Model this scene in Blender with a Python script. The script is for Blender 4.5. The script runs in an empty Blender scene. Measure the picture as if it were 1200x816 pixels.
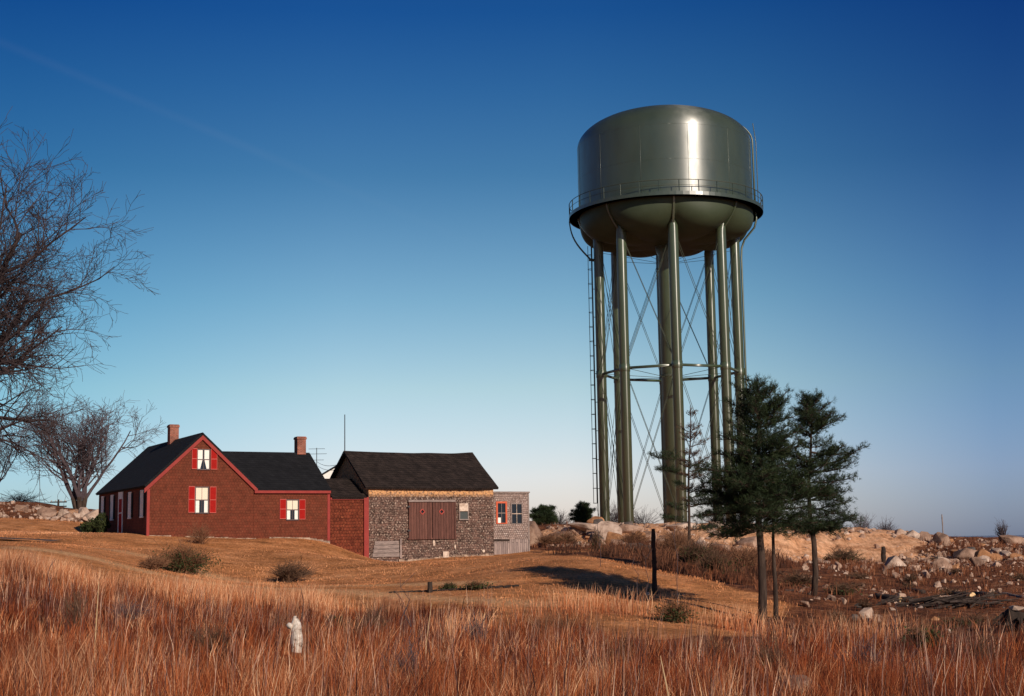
import bpy, math, random
import numpy as np
from mathutils import Vector, Matrix, noise as mnoise
random.seed(7); np.random.seed(7)
R = math.radians
C = bpy.context.scene.collection
SC = bpy.context.scene

# ------------------------------------------------------------------ camera
F = 1667.0; PITCH = math.atan(228.0/F); ROLL = 0.016
fw = Vector((0, math.cos(PITCH), math.sin(PITCH)))
u0 = Vector((0, -math.sin(PITCH), math.cos(PITCH))); r0 = Vector((1, 0, 0))
cr = r0*math.cos(ROLL) - u0*math.sin(ROLL); cu = u0*math.cos(ROLL) + r0*math.sin(ROLL)
cam = bpy.data.cameras.new('camera'); cam.lens = 50.0; cam.sensor_width = 36; cam.clip_start = 0.1; cam.clip_end = 60000
co = bpy.data.objects.new('camera', cam); C.objects.link(co); SC.camera = co
co.matrix_world = Matrix(((cr.x, cu.x, -fw.x, 0), (cr.y, cu.y, -fw.y, 0), (cr.z, cu.z, -fw.z, 0), (0, 0, 0, 1)))

def ray(px, py):
    return fw*F + cr*(px-600) - cu*(py-408)
def pt(px, py, Y):                 # point of the photograph at forward distance Y
    d = ray(px, py); return d*(Y/d.y)

# ------------------------------------------------------------------ world, sun, exposure
SUN_EL = R(23.5)
sd = Vector((0.545, -0.838, 0)).normalized()*math.cos(SUN_EL) + Vector((0, 0, math.sin(SUN_EL)))
W = bpy.data.worlds.new('World'); SC.world = W; W.use_nodes = True
nt = W.node_tree; nt.nodes.clear()
out = nt.nodes.new('ShaderNodeOutputWorld'); bg = nt.nodes.new('ShaderNodeBackground')
sky = nt.nodes.new('ShaderNodeTexSky'); sky.sky_type = 'NISHITA'; sky.sun_disc = False
sky.sun_elevation = SUN_EL; sky.sun_rotation = math.atan2(sd.x, sd.y)
sky.air_density = 1.0; sky.dust_density = 0.6; sky.ozone_density = 2.0; sky.altitude = 50
geo = nt.nodes.new('ShaderNodeTexCoord'); sep = nt.nodes.new('ShaderNodeSeparateXYZ')
nt.links.new(geo.outputs['Generated'], sep.inputs[0])
def ramp(tree, pts, interp='LINEAR'):
    n = tree.nodes.new('ShaderNodeValToRGB'); e = n.color_ramp.elements; n.color_ramp.interpolation = interp
    while len(e) > 1: e.remove(e[-1])
    e[0].position = pts[0][0]; e[0].color = (*pts[0][1], 1)
    for p, c in pts[1:]:
        x = e.new(p); x.color = (*c, 1)
    return n
# elevation tint of the clear polarised winter sky (position = z of the view direction x 2)
SKYR = [(z, (a/1.7, b/1.7, c/1.7)) for z, (a, b, c) in ((0.0, (1.40, 1.28, 1.68)), (.09, (1.50, 1.34, 1.60)), (.216, (1.25, 1.28, 1.26)), (.336, (.82, 1.07, 1.125)), (.51, (.34, .69, .90)), (.62, (.19, .54, .87)), (.72, (.085, .40, .83)), (1.0, (.07, .26, .62)))]
m2 = nt.nodes.new('ShaderNodeMath'); m2.operation = 'MULTIPLY'; m2.inputs[1].default_value = 2.0
nt.links.new(sep.outputs['Z'], m2.inputs[0])
rp = ramp(nt, SKYR); nt.links.new(m2.outputs[0], rp.inputs[0])
mx = nt.nodes.new('ShaderNodeMix'); mx.data_type = 'RGBA'; mx.blend_type = 'MULTIPLY'; mx.inputs[0].default_value = 1
nt.links.new(sky.outputs[0], mx.inputs[6]); nt.links.new(rp.outputs[0], mx.inputs[7])
# deeper blue at a right angle to the sun (to the right of the view) than opposite it
rx = ramp(nt, [(0.0, (.5, .65, .8)), (0.34, (.50, .74, .84)), (0.44, (.93, .96, .98)), (0.52, (1, 1, 1)), (0.58, (.80, .88, .93)), (0.66, (.40, .54, .78)), (0.8, (.3, .45, .7))])
mr = nt.nodes.new('ShaderNodeMath'); mr.operation = 'MULTIPLY_ADD'; mr.inputs[1].default_value = 0.5; mr.inputs[2].default_value = 0.5
nt.links.new(sep.outputs['X'], mr.inputs[0]); nt.links.new(mr.outputs[0], rx.inputs[0])
mx2 = nt.nodes.new('ShaderNodeMix'); mx2.data_type = 'RGBA'; mx2.blend_type = 'MULTIPLY'; mx2.inputs[0].default_value = 1
nt.links.new(mx.outputs[2], mx2.inputs[6]); nt.links.new(rx.outputs[0], mx2.inputs[7])
ta_ = ray(60, 75).normalized(); tb2 = ray(500, 262).normalized(); tn = ta_.cross(tb2).normalized()
vd = nt.nodes.new('ShaderNodeVectorMath'); vd.operation = 'DOT_PRODUCT'; vd.inputs[1].default_value = tn; nt.links.new(geo.outputs['Generated'], vd.inputs[0])
va = nt.nodes.new('ShaderNodeMath'); va.operation = 'ABSOLUTE'; nt.links.new(vd.outputs['Value'], va.inputs[0])
vr = nt.nodes.new('ShaderNodeMapRange'); vr.interpolation_type = 'SMOOTHSTEP'; vr.inputs['From Min'].default_value = .0048; vr.inputs['From Max'].default_value = 0; nt.links.new(va.outputs[0], vr.inputs[0])
vx = ramp(nt, [(0.0, (0, 0, 0)), (.32, (.8, .8, .8)), (.42, (1, 1, 1)), (.50, (0, 0, 0))]); nt.links.new(mr.outputs[0], vx.inputs[0])
vn = nt.nodes.new('ShaderNodeTexNoise'); vn.inputs['Scale'].default_value = 14; nt.links.new(geo.outputs['Generated'], vn.inputs[0])
vm = nt.nodes.new('ShaderNodeMath'); vm.operation = 'MULTIPLY'; nt.links.new(vr.outputs[0], vm.inputs[0]); nt.links.new(vx.outputs[0], vm.inputs[1])
vm2 = nt.nodes.new('ShaderNodeMath'); vm2.operation = 'MULTIPLY'; nt.links.new(vm.outputs[0], vm2.inputs[0]); nt.links.new(vn.outputs[0], vm2.inputs[1])
vm3 = nt.nodes.new('ShaderNodeMath'); vm3.operation = 'MULTIPLY'; vm3.inputs[1].default_value = .022; nt.links.new(vm2.outputs[0], vm3.inputs[0])
mx3 = nt.nodes.new('ShaderNodeMix'); mx3.data_type = 'RGBA'; mx3.inputs[7].default_value = (5, 5, 5.2, 1)
nt.links.new(vm3.outputs[0], mx3.inputs[0]); nt.links.new(mx2.outputs[2], mx3.inputs[6])
nt.links.new(mx3.outputs[2], bg.inputs['Color']); bg.inputs['Strength'].default_value = 0.136
nt.links.new(bg.outputs[0], out.inputs[0])
sl = bpy.data.lights.new('sun', 'SUN'); sl.energy = 4.6; sl.angle = R(0.5); sl.color = (1.0, 0.87, 0.72)
so = bpy.data.objects.new('sun', sl); C.objects.link(so); so.location = (60, -90, 80)
so.rotation_euler = sd.to_track_quat('Z', 'Y').to_euler()
SC.view_settings.view_transform = 'Standard'; SC.view_settings.look = 'None'
SC.view_settings.exposure = 0.0; SC.view_settings.gamma = 1.0
SC.render.engine = 'CYCLES'
SC.cycles.max_bounces = 5; SC.cycles.transparent_max_bounces = 6

# ------------------------------------------------------------------ materials
def mat(name, col=(.5, .5, .5), rough=.8, spec=.3, metal=0.0):
    m = bpy.data.materials.new(name); m.use_nodes = True
    b = m.node_tree.nodes['Principled BSDF']
    b.inputs['Base Color'].default_value = (*col, 1); b.inputs['Roughness'].default_value = rough
    b.inputs['Specular IOR Level'].default_value = spec; b.inputs['Metallic'].default_value = metal
    return m
def N(m, t, **kw):
    n = m.node_tree.nodes.new(t)
    for k, v in kw.items(): setattr(n, k, v)
    return n
def L(m, a, b): m.node_tree.links.new(a, b)
def noise_node(m, scale, detail=4, rough=.6, coord='Object', stretch=None):
    tc = N(m, 'ShaderNodeTexCoord'); n = N(m, 'ShaderNodeTexNoise')
    n.inputs['Scale'].default_value = scale; n.inputs['Detail'].default_value = detail; n.inputs['Roughness'].default_value = rough
    if stretch:
        mp = N(m, 'ShaderNodeMapping'); mp.inputs['Scale'].default_value = stretch
        L(m, tc.outputs[coord], mp.inputs[0]); L(m, mp.outputs[0], n.inputs[0])
    else: L(m, tc.outputs[coord], n.inputs[0])
    return n
def noisy(name, cols, scale, rough=.85, spec=.2, bump=0.0, bscale=None, detail=5, stretch=None, dist=.02):
    """noise mapped through a ramp of [(pos, colour)...]"""
    m = mat(name, cols[0][1], rough, spec); b = m.node_tree.nodes['Principled BSDF']
    n = noise_node(m, scale, detail, .65, stretch=stretch)
    r = ramp(m.node_tree, cols); L(m, n.outputs[0], r.inputs[0]); L(m, r.outputs[0], b.inputs['Base Color'])
    if bump:
        n2 = noise_node(m, bscale or scale*3, 6, .7, stretch=stretch); bp = N(m, 'ShaderNodeBump')
        bp.inputs['Strength'].default_value = bump; bp.inputs['Distance'].default_value = dist
        L(m, n2.outputs[0], bp.inputs['Height']); L(m, bp.outputs[0], b.inputs['Normal'])
    return m
def mixrgb(m, fac, a, b, mode='MIX'):
    n = N(m, 'ShaderNodeMix', data_type='RGBA', blend_type=mode)
    for i, v in ((0, fac), (6, a), (7, b)):
        if hasattr(v, 'links'): L(m, v, n.inputs[i])
        elif i == 0: n.inputs[0].default_value = v
        else: n.inputs[i].default_value = (*v, 1)
    return n.outputs[2]
def shingles(name, c1, c2, gap, w=.16, h=.16, rough=.9, flecks=None, blotch=None, eave=None, bump=.6, noise_amt=.5):
    m = mat(name, c1, rough, .15); b = m.node_tree.nodes['Principled BSDF']
    tc = N(m, 'ShaderNodeTexCoord'); sp = N(m, 'ShaderNodeSeparateXYZ'); L(m, tc.outputs['Object'], sp.inputs[0])
    ad = N(m, 'ShaderNodeMath', operation='ADD'); L(m, sp.outputs[0], ad.inputs[0]); L(m, sp.outputs[1], ad.inputs[1])
    cb = N(m, 'ShaderNodeCombineXYZ'); L(m, ad.outputs[0], cb.inputs[0])
    wob = noise_node(m, 1.3, 2); mw = N(m, 'ShaderNodeMath', operation='MULTIPLY_ADD'); mw.inputs[1].default_value = .10
    L(m, wob.outputs[0], mw.inputs[0]); L(m, sp.outputs[2], mw.inputs[2]); L(m, mw.outputs[0], cb.inputs[1])
    br = N(m, 'ShaderNodeTexBrick'); L(m, cb.outputs[0], br.inputs[0])
    br.inputs['Scale'].default_value = 1.0; br.inputs['Brick Width'].default_value = w; br.inputs['Row Height'].default_value = h
    br.inputs['Mortar Size'].default_value = .010; br.inputs['Mortar Smooth'].default_value = .3; br.inputs['Bias'].default_value = 0
    br.inputs['Color1'].default_value = (*c1, 1); br.inputs['Color2'].default_value = (*c2, 1); br.inputs['Mortar'].default_value = (*gap, 1)
    col = br.outputs['Color']
    n = noise_node(m, 2.2, 5); rr = ramp(m.node_tree, [(.3, (1-noise_amt,)*3), (.7, (1+noise_amt*.3,)*3)]); L(m, n.outputs[0], rr.inputs[0])
    col = mixrgb(m, 1.0, col, rr.outputs[0], 'MULTIPLY')
    if flecks:
        # a scatter of shingles that have weathered pale
        b2 = N(m, 'ShaderNodeTexBrick'); L(m, cb.outputs[0], b2.inputs[0])
        b2.inputs['Scale'].default_value = 1.0; b2.inputs['Brick Width'].default_value = w; b2.inputs['Row Height'].default_value = h
        b2.inputs['Mortar Size'].default_value = .012
        b2.inputs['Color1'].default_value = (0, 0, 0, 1); b2.inputs['Color2'].default_value = (1, 1, 1, 1); b2.inputs['Mortar'].default_value = (0, 0, 0, 1)
        b2.inputs['Bias'].default_value = flecks[1]
        n3 = noise_node(m, 9, 3, .7); r3 = ramp(m.node_tree, [(flecks[2], (0, 0, 0)), (flecks[2]+.20, (1, 1, 1))]); L(m, n3.outputs[0], r3.inputs[0])
        f = mixrgb(m, 1.0, b2.outputs['Color'], r3.outputs[0], 'MULTIPLY')
        col = mixrgb(m, f, col, flecks[0])
    if eave:   # bleached band of newer shingles under the eave
        z0, z1, ec = eave
        mr_ = N(m, 'ShaderNodeMapRange'); mr_.inputs['From Min'].default_value = z0; mr_.inputs['From Max'].default_value = z1; L(m, sp.outputs[2], mr_.inputs[0])
        n4 = noise_node(m, 7, 3, .7); mm = N(m, 'ShaderNodeMath', operation='MULTIPLY'); L(m, mr_.outputs[0], mm.inputs[0]); 
        r4 = ramp(m.node_tree, [(.38, (.1, .1, .1)), (.55, (1, 1, 1))]); L(m, n4.outputs[0], r4.inputs[0]); L(m, r4.outputs[0], mm.inputs[1])
        col = mixrgb(m, mm.outputs[0], col, ec)
    L(m, col, b.inputs['Base Color'])
    bp = N(m, 'ShaderNodeBump'); bp.inputs['Strength'].default_value = bump; bp.inputs['Distance'].default_value = .03
    L(m, br.outputs['Fac'], bp.inputs['Height']); bp.invert = True; L(m, bp.outputs[0], b.inputs['Normal'])
    return m
def boards(name, c1, c2, gap, w=.18, rough=.9):
    m = mat(name, c1, rough, .15); b = m.node_tree.nodes['Principled BSDF']
    tc = N(m, 'ShaderNodeTexCoord'); sp = N(m, 'ShaderNodeSeparateXYZ'); L(m, tc.outputs['Object'], sp.inputs[0])
    cb = N(m, 'ShaderNodeCombineXYZ'); L(m, sp.outputs[2], cb.inputs[0]); L(m, sp.outputs[0], cb.inputs[1])
    br = N(m, 'ShaderNodeTexBrick'); L(m, cb.outputs[0], br.inputs[0]); br.inputs['Scale'].default_value = 1
    br.inputs['Brick Width'].default_value = 9; br.inputs['Row Height'].default_value = w; br.inputs['Mortar Size'].default_value = .012
    br.inputs['Color1'].default_value = (*c1, 1); br.inputs['Color2'].default_value = (*c2, 1); br.inputs['Mortar'].default_value = (*gap, 1)
    n = noise_node(m, 3, 6, .7, stretch=(6, 6, .6)); rr = ramp(m.node_tree, [(.3, (.55,)*3), (.7, (1.25,)*3)]); L(m, n.outputs[0], rr.inputs[0])
    L(m, mixrgb(m, 1.0, br.outputs['Color'], rr.outputs[0], 'MULTIPLY'), b.inputs['Base Color'])
    return m

M = {}
M['red_shingle'] = shingles('red_shingle', (.17, .042, .022), (.125, .034, .018), (.085, .022, .013), w=.17, h=.17, bump=.25, flecks=((.24, .085, .045), .0, .52), noise_amt=.35)
M['red_shingle_rough'] = shingles('red_shingle_rough', (.20, .045, .022), (.11, .022, .012), (.04, .01, .006), w=.2, h=.19, flecks=((.30, .09, .04), .1, .5))
M['barn_shingle'] = shingles('barn_shingle', (.18, .098, .075), (.085, .050, .042), (.040, .025, .022), w=.20, h=.15, noise_amt=.75, bump=.3, flecks=((.62, .46, .36), .3, .50), eave=(2.75, 3.0, (.62, .32, .14)))
M['shed_shingle'] = shingles('shed_shingle', (.36, .25, .21), (.22, .15, .13), (.09, .06, .055), w=.15, h=.14, flecks=((.62, .50, .44), .1, .46))
M['trim_red'] = noisy('trim_red', [(.3, (.23, .030, .025)), (.7, (.29, .042, .034))], 3, .7)
M['shutter'] = noisy('shutter', [(.3, (.27, .008, .006)), (.7, (.34, .012, .009))], 5, .75, .1)
M['shutter_rail'] = mat('shutter_rail', (.44, .085, .065), .6)
M['roof_dark'] = shingles('roof_dark', (.016, .016, .018), (.011, .011, .013), (.006, .006, .007), w=.3, h=.14, bump=.25, noise_amt=.3)
M['roof_brown'] = shingles('roof_brown', (.045, .031, .026), (.024, .017, .015), (.01, .007, .006), w=.16, h=.15, bump=.7, flecks=((.12, .085, .07), -.2, .62))
M['white'] = noisy('white_paint', [(.3, (.72, .70, .66)), (.7, (.82, .80, .76))], 4, .6)
M['curtain'] = noisy('curtain_cloth', [(.3, (.72, .69, .62)), (.7, (.86, .83, .77))], 9, .9)
M['shade_cloth'] = mat('shade_cloth', (.74, .64, .50), .9)
M['glass'] = mat('window_glass', (.008, .010, .014), .08, .5)
M['sash'] = mat('sash_paint', (.10, .07, .07), .6)
M['brick'] = shingles('chimney_brick', (.36, .10, .055), (.25, .065, .04), (.30, .22, .18), w=.2, h=.075, bump=.3)
M['foundation'] = noisy('foundation_stone', [(.38, (.12, .07, .05)), (.6, (.42, .30, .22))], 3, .9)
M['barn_door'] = boards('barn_door', (.155, .068, .052), (.095, .042, .034), (.03, .012, .01), .19)
M['old_wood'] = boards('old_wood', (.36, .27, .24), (.24, .18, .165), (.08, .055, .05), .16)
M['grey_board'] = noisy('grey_board', [(.35, (.16, .12, .11)), (.65, (.32, .25, .22))], 3, .9, stretch=(1, 1, 7))
M['orange_trim'] = noisy('orange_trim', [(.3, (.50, .09, .045)), (.7, (.60, .13, .06))], 6, .7)
M['foam_white'] = noisy('pale_board', [(.35, (.40, .28, .21)), (.6, (.66, .52, .42))], 6, .8)
M['granite'] = noisy('granite', [(.30, (.09, .05, .036)), (.5, (.28, .17, .12)), (.72, (.46, .31, .23))], .9, .9, bump=.6, bscale=3.5, dist=.12)
M['granite_orange'] = noisy('granite_orange', [(.30, (.14, .06, .03)), (.52, (.40, .19, .09)), (.72, (.56, .33, .19))], .9, .9, bump=.6, bscale=3.5, dist=.12)
M['granite_pale'] = noisy('granite_pale', [(.30, (.18, .12, .09)), (.5, (.44, .31, .24)), (.72, (.62, .49, .40))], 1.3, .9, bump=.5, bscale=3.5, dist=.1)
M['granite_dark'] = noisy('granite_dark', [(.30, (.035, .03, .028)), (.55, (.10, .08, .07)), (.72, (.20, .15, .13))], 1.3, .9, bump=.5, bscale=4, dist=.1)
M['bark'] = noisy('bark', [(.3, (.022, .014, .011)), (.7, (.085, .055, .042))], 3, .95, bump=.8, bscale=9, stretch=(3, 3, .6))
M['twig'] = noisy('twig_bark', [(.3, (.022, .015, .016)), (.7, (.062, .042, .042))], 1.2, .9)
M['purple_twig'] = noisy('purple_twig', [(.3, (.05, .037, .042)), (.7, (.105, .075, .08))], 1.2, .9)
M['needle'] = noisy('pine_needle', [(.3, (.010, .018, .008)), (.55, (.022, .036, .012)), (.75, (.045, .055, .018))], 1.6, .7, .25)
M['needle_brown'] = noisy('dead_needle', [(.3, (.06, .035, .02)), (.7, (.16, .085, .05))], 1.6, .8)
M['yew'] = noisy('evergreen_leaf', [(.3, (.018, .024, .008)), (.7, (.05, .06, .018))], 4, .8)
M['post_wood'] = noisy('post_wood', [(.3, (.018, .013, .011)), (.7, (.055, .038, .03))], 4, .95, bump=.7, bscale=12, stretch=(3, 3, .5))
M['log'] = noisy('log_bark', [(.3, (.025, .017, .014)), (.7, (.085, .06, .05))], 4, .95, bump=.6)
M['log_grey'] = noisy('grey_log', [(.3, (.13, .09, .075)), (.7, (.32, .24, .20))], 4, .95, bump=.6)
M['cut_wood'] = noisy('cut_wood', [(.3, (.62, .38, .18)), (.7, (.78, .56, .32))], 8, .8)
M['birch'] = noisy('white_bark', [(.36, (.08, .055, .045)), (.46, (.50, .42, .35)), (.7, (.76, .68, .60))], 9, .85, bump=.6)
M['asphalt'] = noisy('asphalt', [(.3, (.045, .042, .042)), (.7, (.075, .068, .066))], 2, .9)
M['steel_dark'] = mat('dark_steel', (.03, .028, .03), .6, .4)

def tower_paint(name, c1, c2, rough, coat=.25):
    m = noisy(name, [(.3, c1), (.7, c2)], .45, rough, .5, stretch=(1, 1, .5))
    b = m.node_tree.nodes['Principled BSDF']; b.inputs['Metallic'].default_value = .0; b.inputs['Specular IOR Level'].default_value = .5; b.inputs['IOR'].default_value = 1.85
    tv = N(m, 'ShaderNodeCombineXYZ'); tv.inputs[2].default_value = 1; L(m, tv.outputs[0], b.inputs['Tangent']); b.inputs['Anisotropic'].default_value = .85
    b.inputs['Coat Weight'].default_value = .25; b.inputs['Coat Roughness'].default_value = coat; b.inputs['Coat IOR'].default_value = 1.7
    n = noise_node(m, 1.1, 4, .7, stretch=(1, 1, .35)); r = ramp(m.node_tree, [(.3, (rough-.05,)*3), (.7, (rough+.09,)*3)])
    L(m, n.outputs[0], r.inputs[0]); L(m, r.outputs[0], b.inputs['Roughness'])   # brushed vertically
    return m
M['tower'] = tower_paint('tower_green_paint', (.030, .043, .022), (.044, .059, .033), .42)
M['tower'].node_tree.nodes['Principled BSDF'].inputs['IOR'].default_value = 2.1
M['tower'].node_tree.nodes['Principled BSDF'].inputs['Anisotropic'].default_value = .80
M['tower_under'] = noisy('underside_green_paint', [(.3, (.032, .043, .022)), (.7, (.046, .059, .032))], .45, .6, .3)
M['tower_leg'] = tower_paint('leg_green_paint', (.044, .064, .032), (.062, .084, .044), .41, .36)
M['tower_leg'].node_tree.nodes['Principled BSDF'].inputs['Anisotropic'].default_value = .97
M['tower_leg'].node_tree.nodes['Principled BSDF'].inputs['IOR'].default_value = 2.1
M['tower_dark'] = mat('tower_rod', (.05, .055, .035), .55, .4)

# ------------------------------------------------------------------ mesh helpers
class MB:
    def __init__(s): s.v = []; s.f = []
    def add(s, vs, fs):
        b = len(s.v); s.v += [tuple(v) for v in vs]; s.f += [tuple(i+b for i in f) for f in fs]
    def box(s, x0, x1, y0, y1, z0, z1):
        s.add([(x0,y0,z0),(x1,y0,z0),(x1,y1,z0),(x0,y1,z0),(x0,y0,z1),(x1,y0,z1),(x1,y1,z1),(x0,y1,z1)],
              [(3,2,1,0),(4,5,6,7),(0,1,5,4),(1,2,6,5),(2,3,7,6),(3,0,4,7)])
    def tube(s, pts, rad, n=6, cap=True):
        pts = [Vector(p) for p in pts]
        if not hasattr(rad, '__len__'): rad = [rad]*len(pts)
        vs = []; fs = []; ref = None
        for i, p in enumerate(pts):
            d = (pts[min(i+1, len(pts)-1)]-pts[max(i-1, 0)])
            if d.length < 1e-9: d = Vector((0, 0, 1))
            d.normalize()
            if ref is None: ref = Vector((0, 0, 1)) if abs(d.z) < .9 else Vector((1, 0, 0))
            a = ref - d*ref.dot(d)
            if a.length < 1e-5: a = d.orthogonal()
            a.normalize(); ref = a; b = d.cross(a)
            for k in range(n):
                t = 2*math.pi*k/n; vs.append(p + (a*math.cos(t)+b*math.sin(t))*rad[i])
        for i in range(len(pts)-1):
            for k in range(n):
                k2 = (k+1) % n; fs.append((i*n+k, i*n+k2, (i+1)*n+k2, (i+1)*n+k))
        if cap: fs.append(tuple(range(n))[::-1]); fs.append(tuple((len(pts)-1)*n+k for k in range(n)))
        s.add(vs, fs)
    def bar(s, a, b, w, t=None):   # square bar
        s.tube([a, b], w*.7071, 4)
    def lathe(s, prof, n=64, rf=None):
        vs = []; fs = []
        for j, (r, z) in enumerate(prof):
            for k in range(n):
                t = 2*math.pi*k/n; rr, zz = (r, z) if rf is None else rf(j, r, z, t)
                vs.append((rr*math.sin(t), -rr*math.cos(t), zz))
        for j in range(len(prof)-1):
            for k in range(n):
                k2 = (k+1) % n; fs.append((j*n+k, j*n+k2, (j+1)*n+k2, (j+1)*n+k))
        s.add(vs, fs)
def build(name, mb, material, parent=None, smooth=False, loc=None):
    me = bpy.data.meshes.new(name); me.from_pydata(mb.v, [], mb.f); me.update()
    me.materials.append(material)
    if smooth: me.polygons.foreach_set('use_smooth', [True]*len(me.polygons))
    o = bpy.data.objects.new(name, me); C.objects.link(o)
    if parent: o.parent = parent
    if loc is not None: o.location = loc
    return o
def tag(o, label=None, cat=None, group=None, kind=None):
    if label: o['label'] = label
    if cat: o['category'] = cat
    if group: o['group'] = group
    if kind: o['kind'] = kind
    return o
def empty(name, loc, label, cat, group=None, rz=0):
    o = bpy.data.objects.new(name, None); C.objects.link(o); o.location = loc; o.rotation_euler = (0, 0, rz); o.empty_display_size = .3
    return tag(o, label, cat, group)
def tri_mesh(name, V, T, material, tint=None, parent=None, loc=None, smooth=False):
    """fast build from numpy arrays of vertices and triangles"""
    me = bpy.data.meshes.new(name); nv = len(V); nf = len(T)
    me.vertices.add(nv); me.vertices.foreach_set('co', V.astype(np.float32).ravel())
    me.loops.add(nf*3); me.loops.foreach_set('vertex_index', T.astype(np.int32).ravel())
    me.polygons.add(nf); me.polygons.foreach_set('loop_start', np.arange(0, nf*3, 3, dtype=np.int32)); me.polygons.foreach_set('loop_total', np.full(nf, 3, dtype=np.int32))
    if tint is not None:
        a = me.attributes.new('tint', 'FLOAT', 'POINT'); a.data.foreach_set('value', tint.astype(np.float32))
    me.update(calc_edges=True); me.materials.append(material)
    if smooth: me.polygons.foreach_set('use_smooth', [True]*nf)
    o = bpy.data.objects.new(name, me); C.objects.link(o)
    if parent: o.parent = parent
    if loc is not None: o.location = loc
    return o

# ------------------------------------------------------------------ terrain
# (px, py, distance, kind) : points read off the photograph; kinds: G tall red grass, L lawn, D debris and brush, R bare rock and earth
CP = [
 (172,628,83,'L'),(297,632,86,'L'),(386,635,88.3,'L'),(172,650,72,'L'),(225,675,66,'L'),(335,683,66,'L'),(300,650,78,'L'),(390,651,80,'L'),
 (430,656,89.5,'L'),(430,665,82,'L'),(480,668,70,'L'),(510,655,91,'L'),(578,651,93.7,'L'),(620,650,95,'L'),(200,628,92,'L'),(300,628,95,'L'),(400,650,98,'L'),
 (500,700,55,'L'),(400,692,58,'L'),(550,672,66,'L'),(600,690,56,'L'),(690,700,53,'L'),(820,726,49,'L'),(880,741,47.5,'L'),(850,716,52,'L'),(760,716,51.5,'L'),(925,738,48,'D'),(700,722,46,'L'),(780,735,44,'L'),(850,745,43,'L'),(920,752,41.5,'D'),(990,750,43,'D'),(215,690,56,'L'),(640,655,66,'L'),(740,672,60,'L'),(700,645,77,'L'),(766,697,56,'L'),(800,705,54,'L'),
 (115,629,94.3,'L'),(60,624,90,'L'),(30,634,72,'L'),(30,641,62,'L'),(100,640,76,'L'),(0,622,92,'L'),(-80,622,90,'L'),(120,655,62,'L'),(-80,640,62,'L'),
 (30,603,110,'D'),(0,588,120,'D'),(60,594,120,'D'),(100,603,115,'R'),(60,613,100,'L'),(-80,585,120,'D'),(150,610,118,'D'),(250,622,118,'D'),(400,640,118,'L'),
 (705,617,125,'R'),(790,616,130,'R'),(870,618,130,'R'),(700,619,112,'R'),(760,620,112,'R'),(700,640,104,'D'),(640,620,114,'D'),(640,640,98,'D'),(590,640,110,'L'),
 (800,640,102,'D'),(800,652,82,'D'),(850,680,66,'D'),(745,652,75,'D'),(700,628,109,'R'),(760,629,109,'R'),(662,623,113,'R'),(830,628,108,'R'),(870,620,108,'R'),(870,648,102,'R'),
 (890,733,50,'D'),(953,700,58,'D'),(980,622,112,'R'),(920,625,112,'R'),(980,660,103,'R'),(920,655,102,'R'),(1050,662,101,'R'),(1060,628,112,'R'),(1080,633,112,'D'),(1110,655,98,'D'),
 (1150,641,105,'D'),(1200,632,130,'D'),(1300,631,130,'D'),(1000,690,68,'D'),(1000,725,52,'D'),(1100,700,62,'D'),(1190,700,62,'D'),(1190,662,85,'D'),(1300,690,66,'D'),(1300,745,41,'D'),
 (1100,740,43,'D'),(1190,745,41,'D'),(1000,762,38,'G'),(1100,775,34,'G'),(1200,775,34,'G'),
]
AB = [ # direct x, y, z, kind
 (0,-12,-1.8,'G'),(-25,-12,-1.6,'G'),(25,-12,-1.8,'G'),(0,0,-1.75,'G'),(-10,3,-1.7,'G'),(10,3,-1.8,'G'),(0,15,-2.05,'G'),(-6,15,-1.95,'G'),(6,15,-2.1,'G'),(-14,18,-1.7,'G'),(14,18,-2.2,'G'),
 (-11,30,-1.55,'G'),(-5,30,-2.2,'G'),(0,30,-2.6,'G'),(8,30,-2.75,'G'),(-20,30,-1.0,'G'),(18,30,-2.7,'G'),
 (-15.6,45,-.85,'G'),(-24,45,-.6,'G'),(-11.5,45,-2.05,'G'),(-8,47,-2.6,'G'),(-3,48,-2.65,'G'),(1,43.5,-2.75,'G'),(4,38,-2.9,'G'),(9,36,-2.95,'G'),(14,36,-2.9,'G'),
 (-30,160,3.2,'D'),(-60,140,4.0,'D'),(0,160,1.0,'D'),(20,170,.9,'D'),(55,165,-2.2,'D'),(90,140,-3.5,'D'),(90,90,-3,'D'),(60,60,-3,'D'),(-60,90,2,'L'),(-60,50,0,'L'),
]
px_, py_, z_, k_ = [], [], [], []
for a, b, Y, k in CP:
    p = pt(a, b, Y); px_.append(p.x); py_.append(p.y); z_.append(p.z); k_.append(k)
for x, y, z, k in AB: px_.append(x); py_.append(y); z_.append(z); k_.append(k)
CX = np.array(px_); CY = np.array(py_); CZ = np.array(z_); CK = np.array(k_)
def phi(r): return np.sqrt(r*r + 9.0)      # gentle multiquadric
n_ = len(CX); A_ = phi(np.hypot(CX[:, None]-CX[None], CY[:, None]-CY[None]))
Q = np.vstack([np.ones(n_), CX, CY]).T
KM = np.block([[A_ - np.eye(n_)*.15, Q], [Q.T, np.zeros((3, 3))]])
sol = np.linalg.solve(KM, np.concatenate([CZ, np.zeros(3)])); WT, PL = sol[:n_], sol[n_:]
_rs = np.random.RandomState(3); _ph = _rs.uniform(0, 6.28, (14, 3)); 
def wobble(x, y):
    z = np.zeros_like(x)
    for i in range(14):
        fr = .18*1.28**i; an = _ph[i, 0]; z += np.sin((x*math.cos(an)+y*math.sin(an))*fr+_ph[i, 1])*np.cos((x*math.sin(an)-y*math.cos(an))*fr*.8+_ph[i, 2])*.07/(1+.28*i)
    return z
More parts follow.
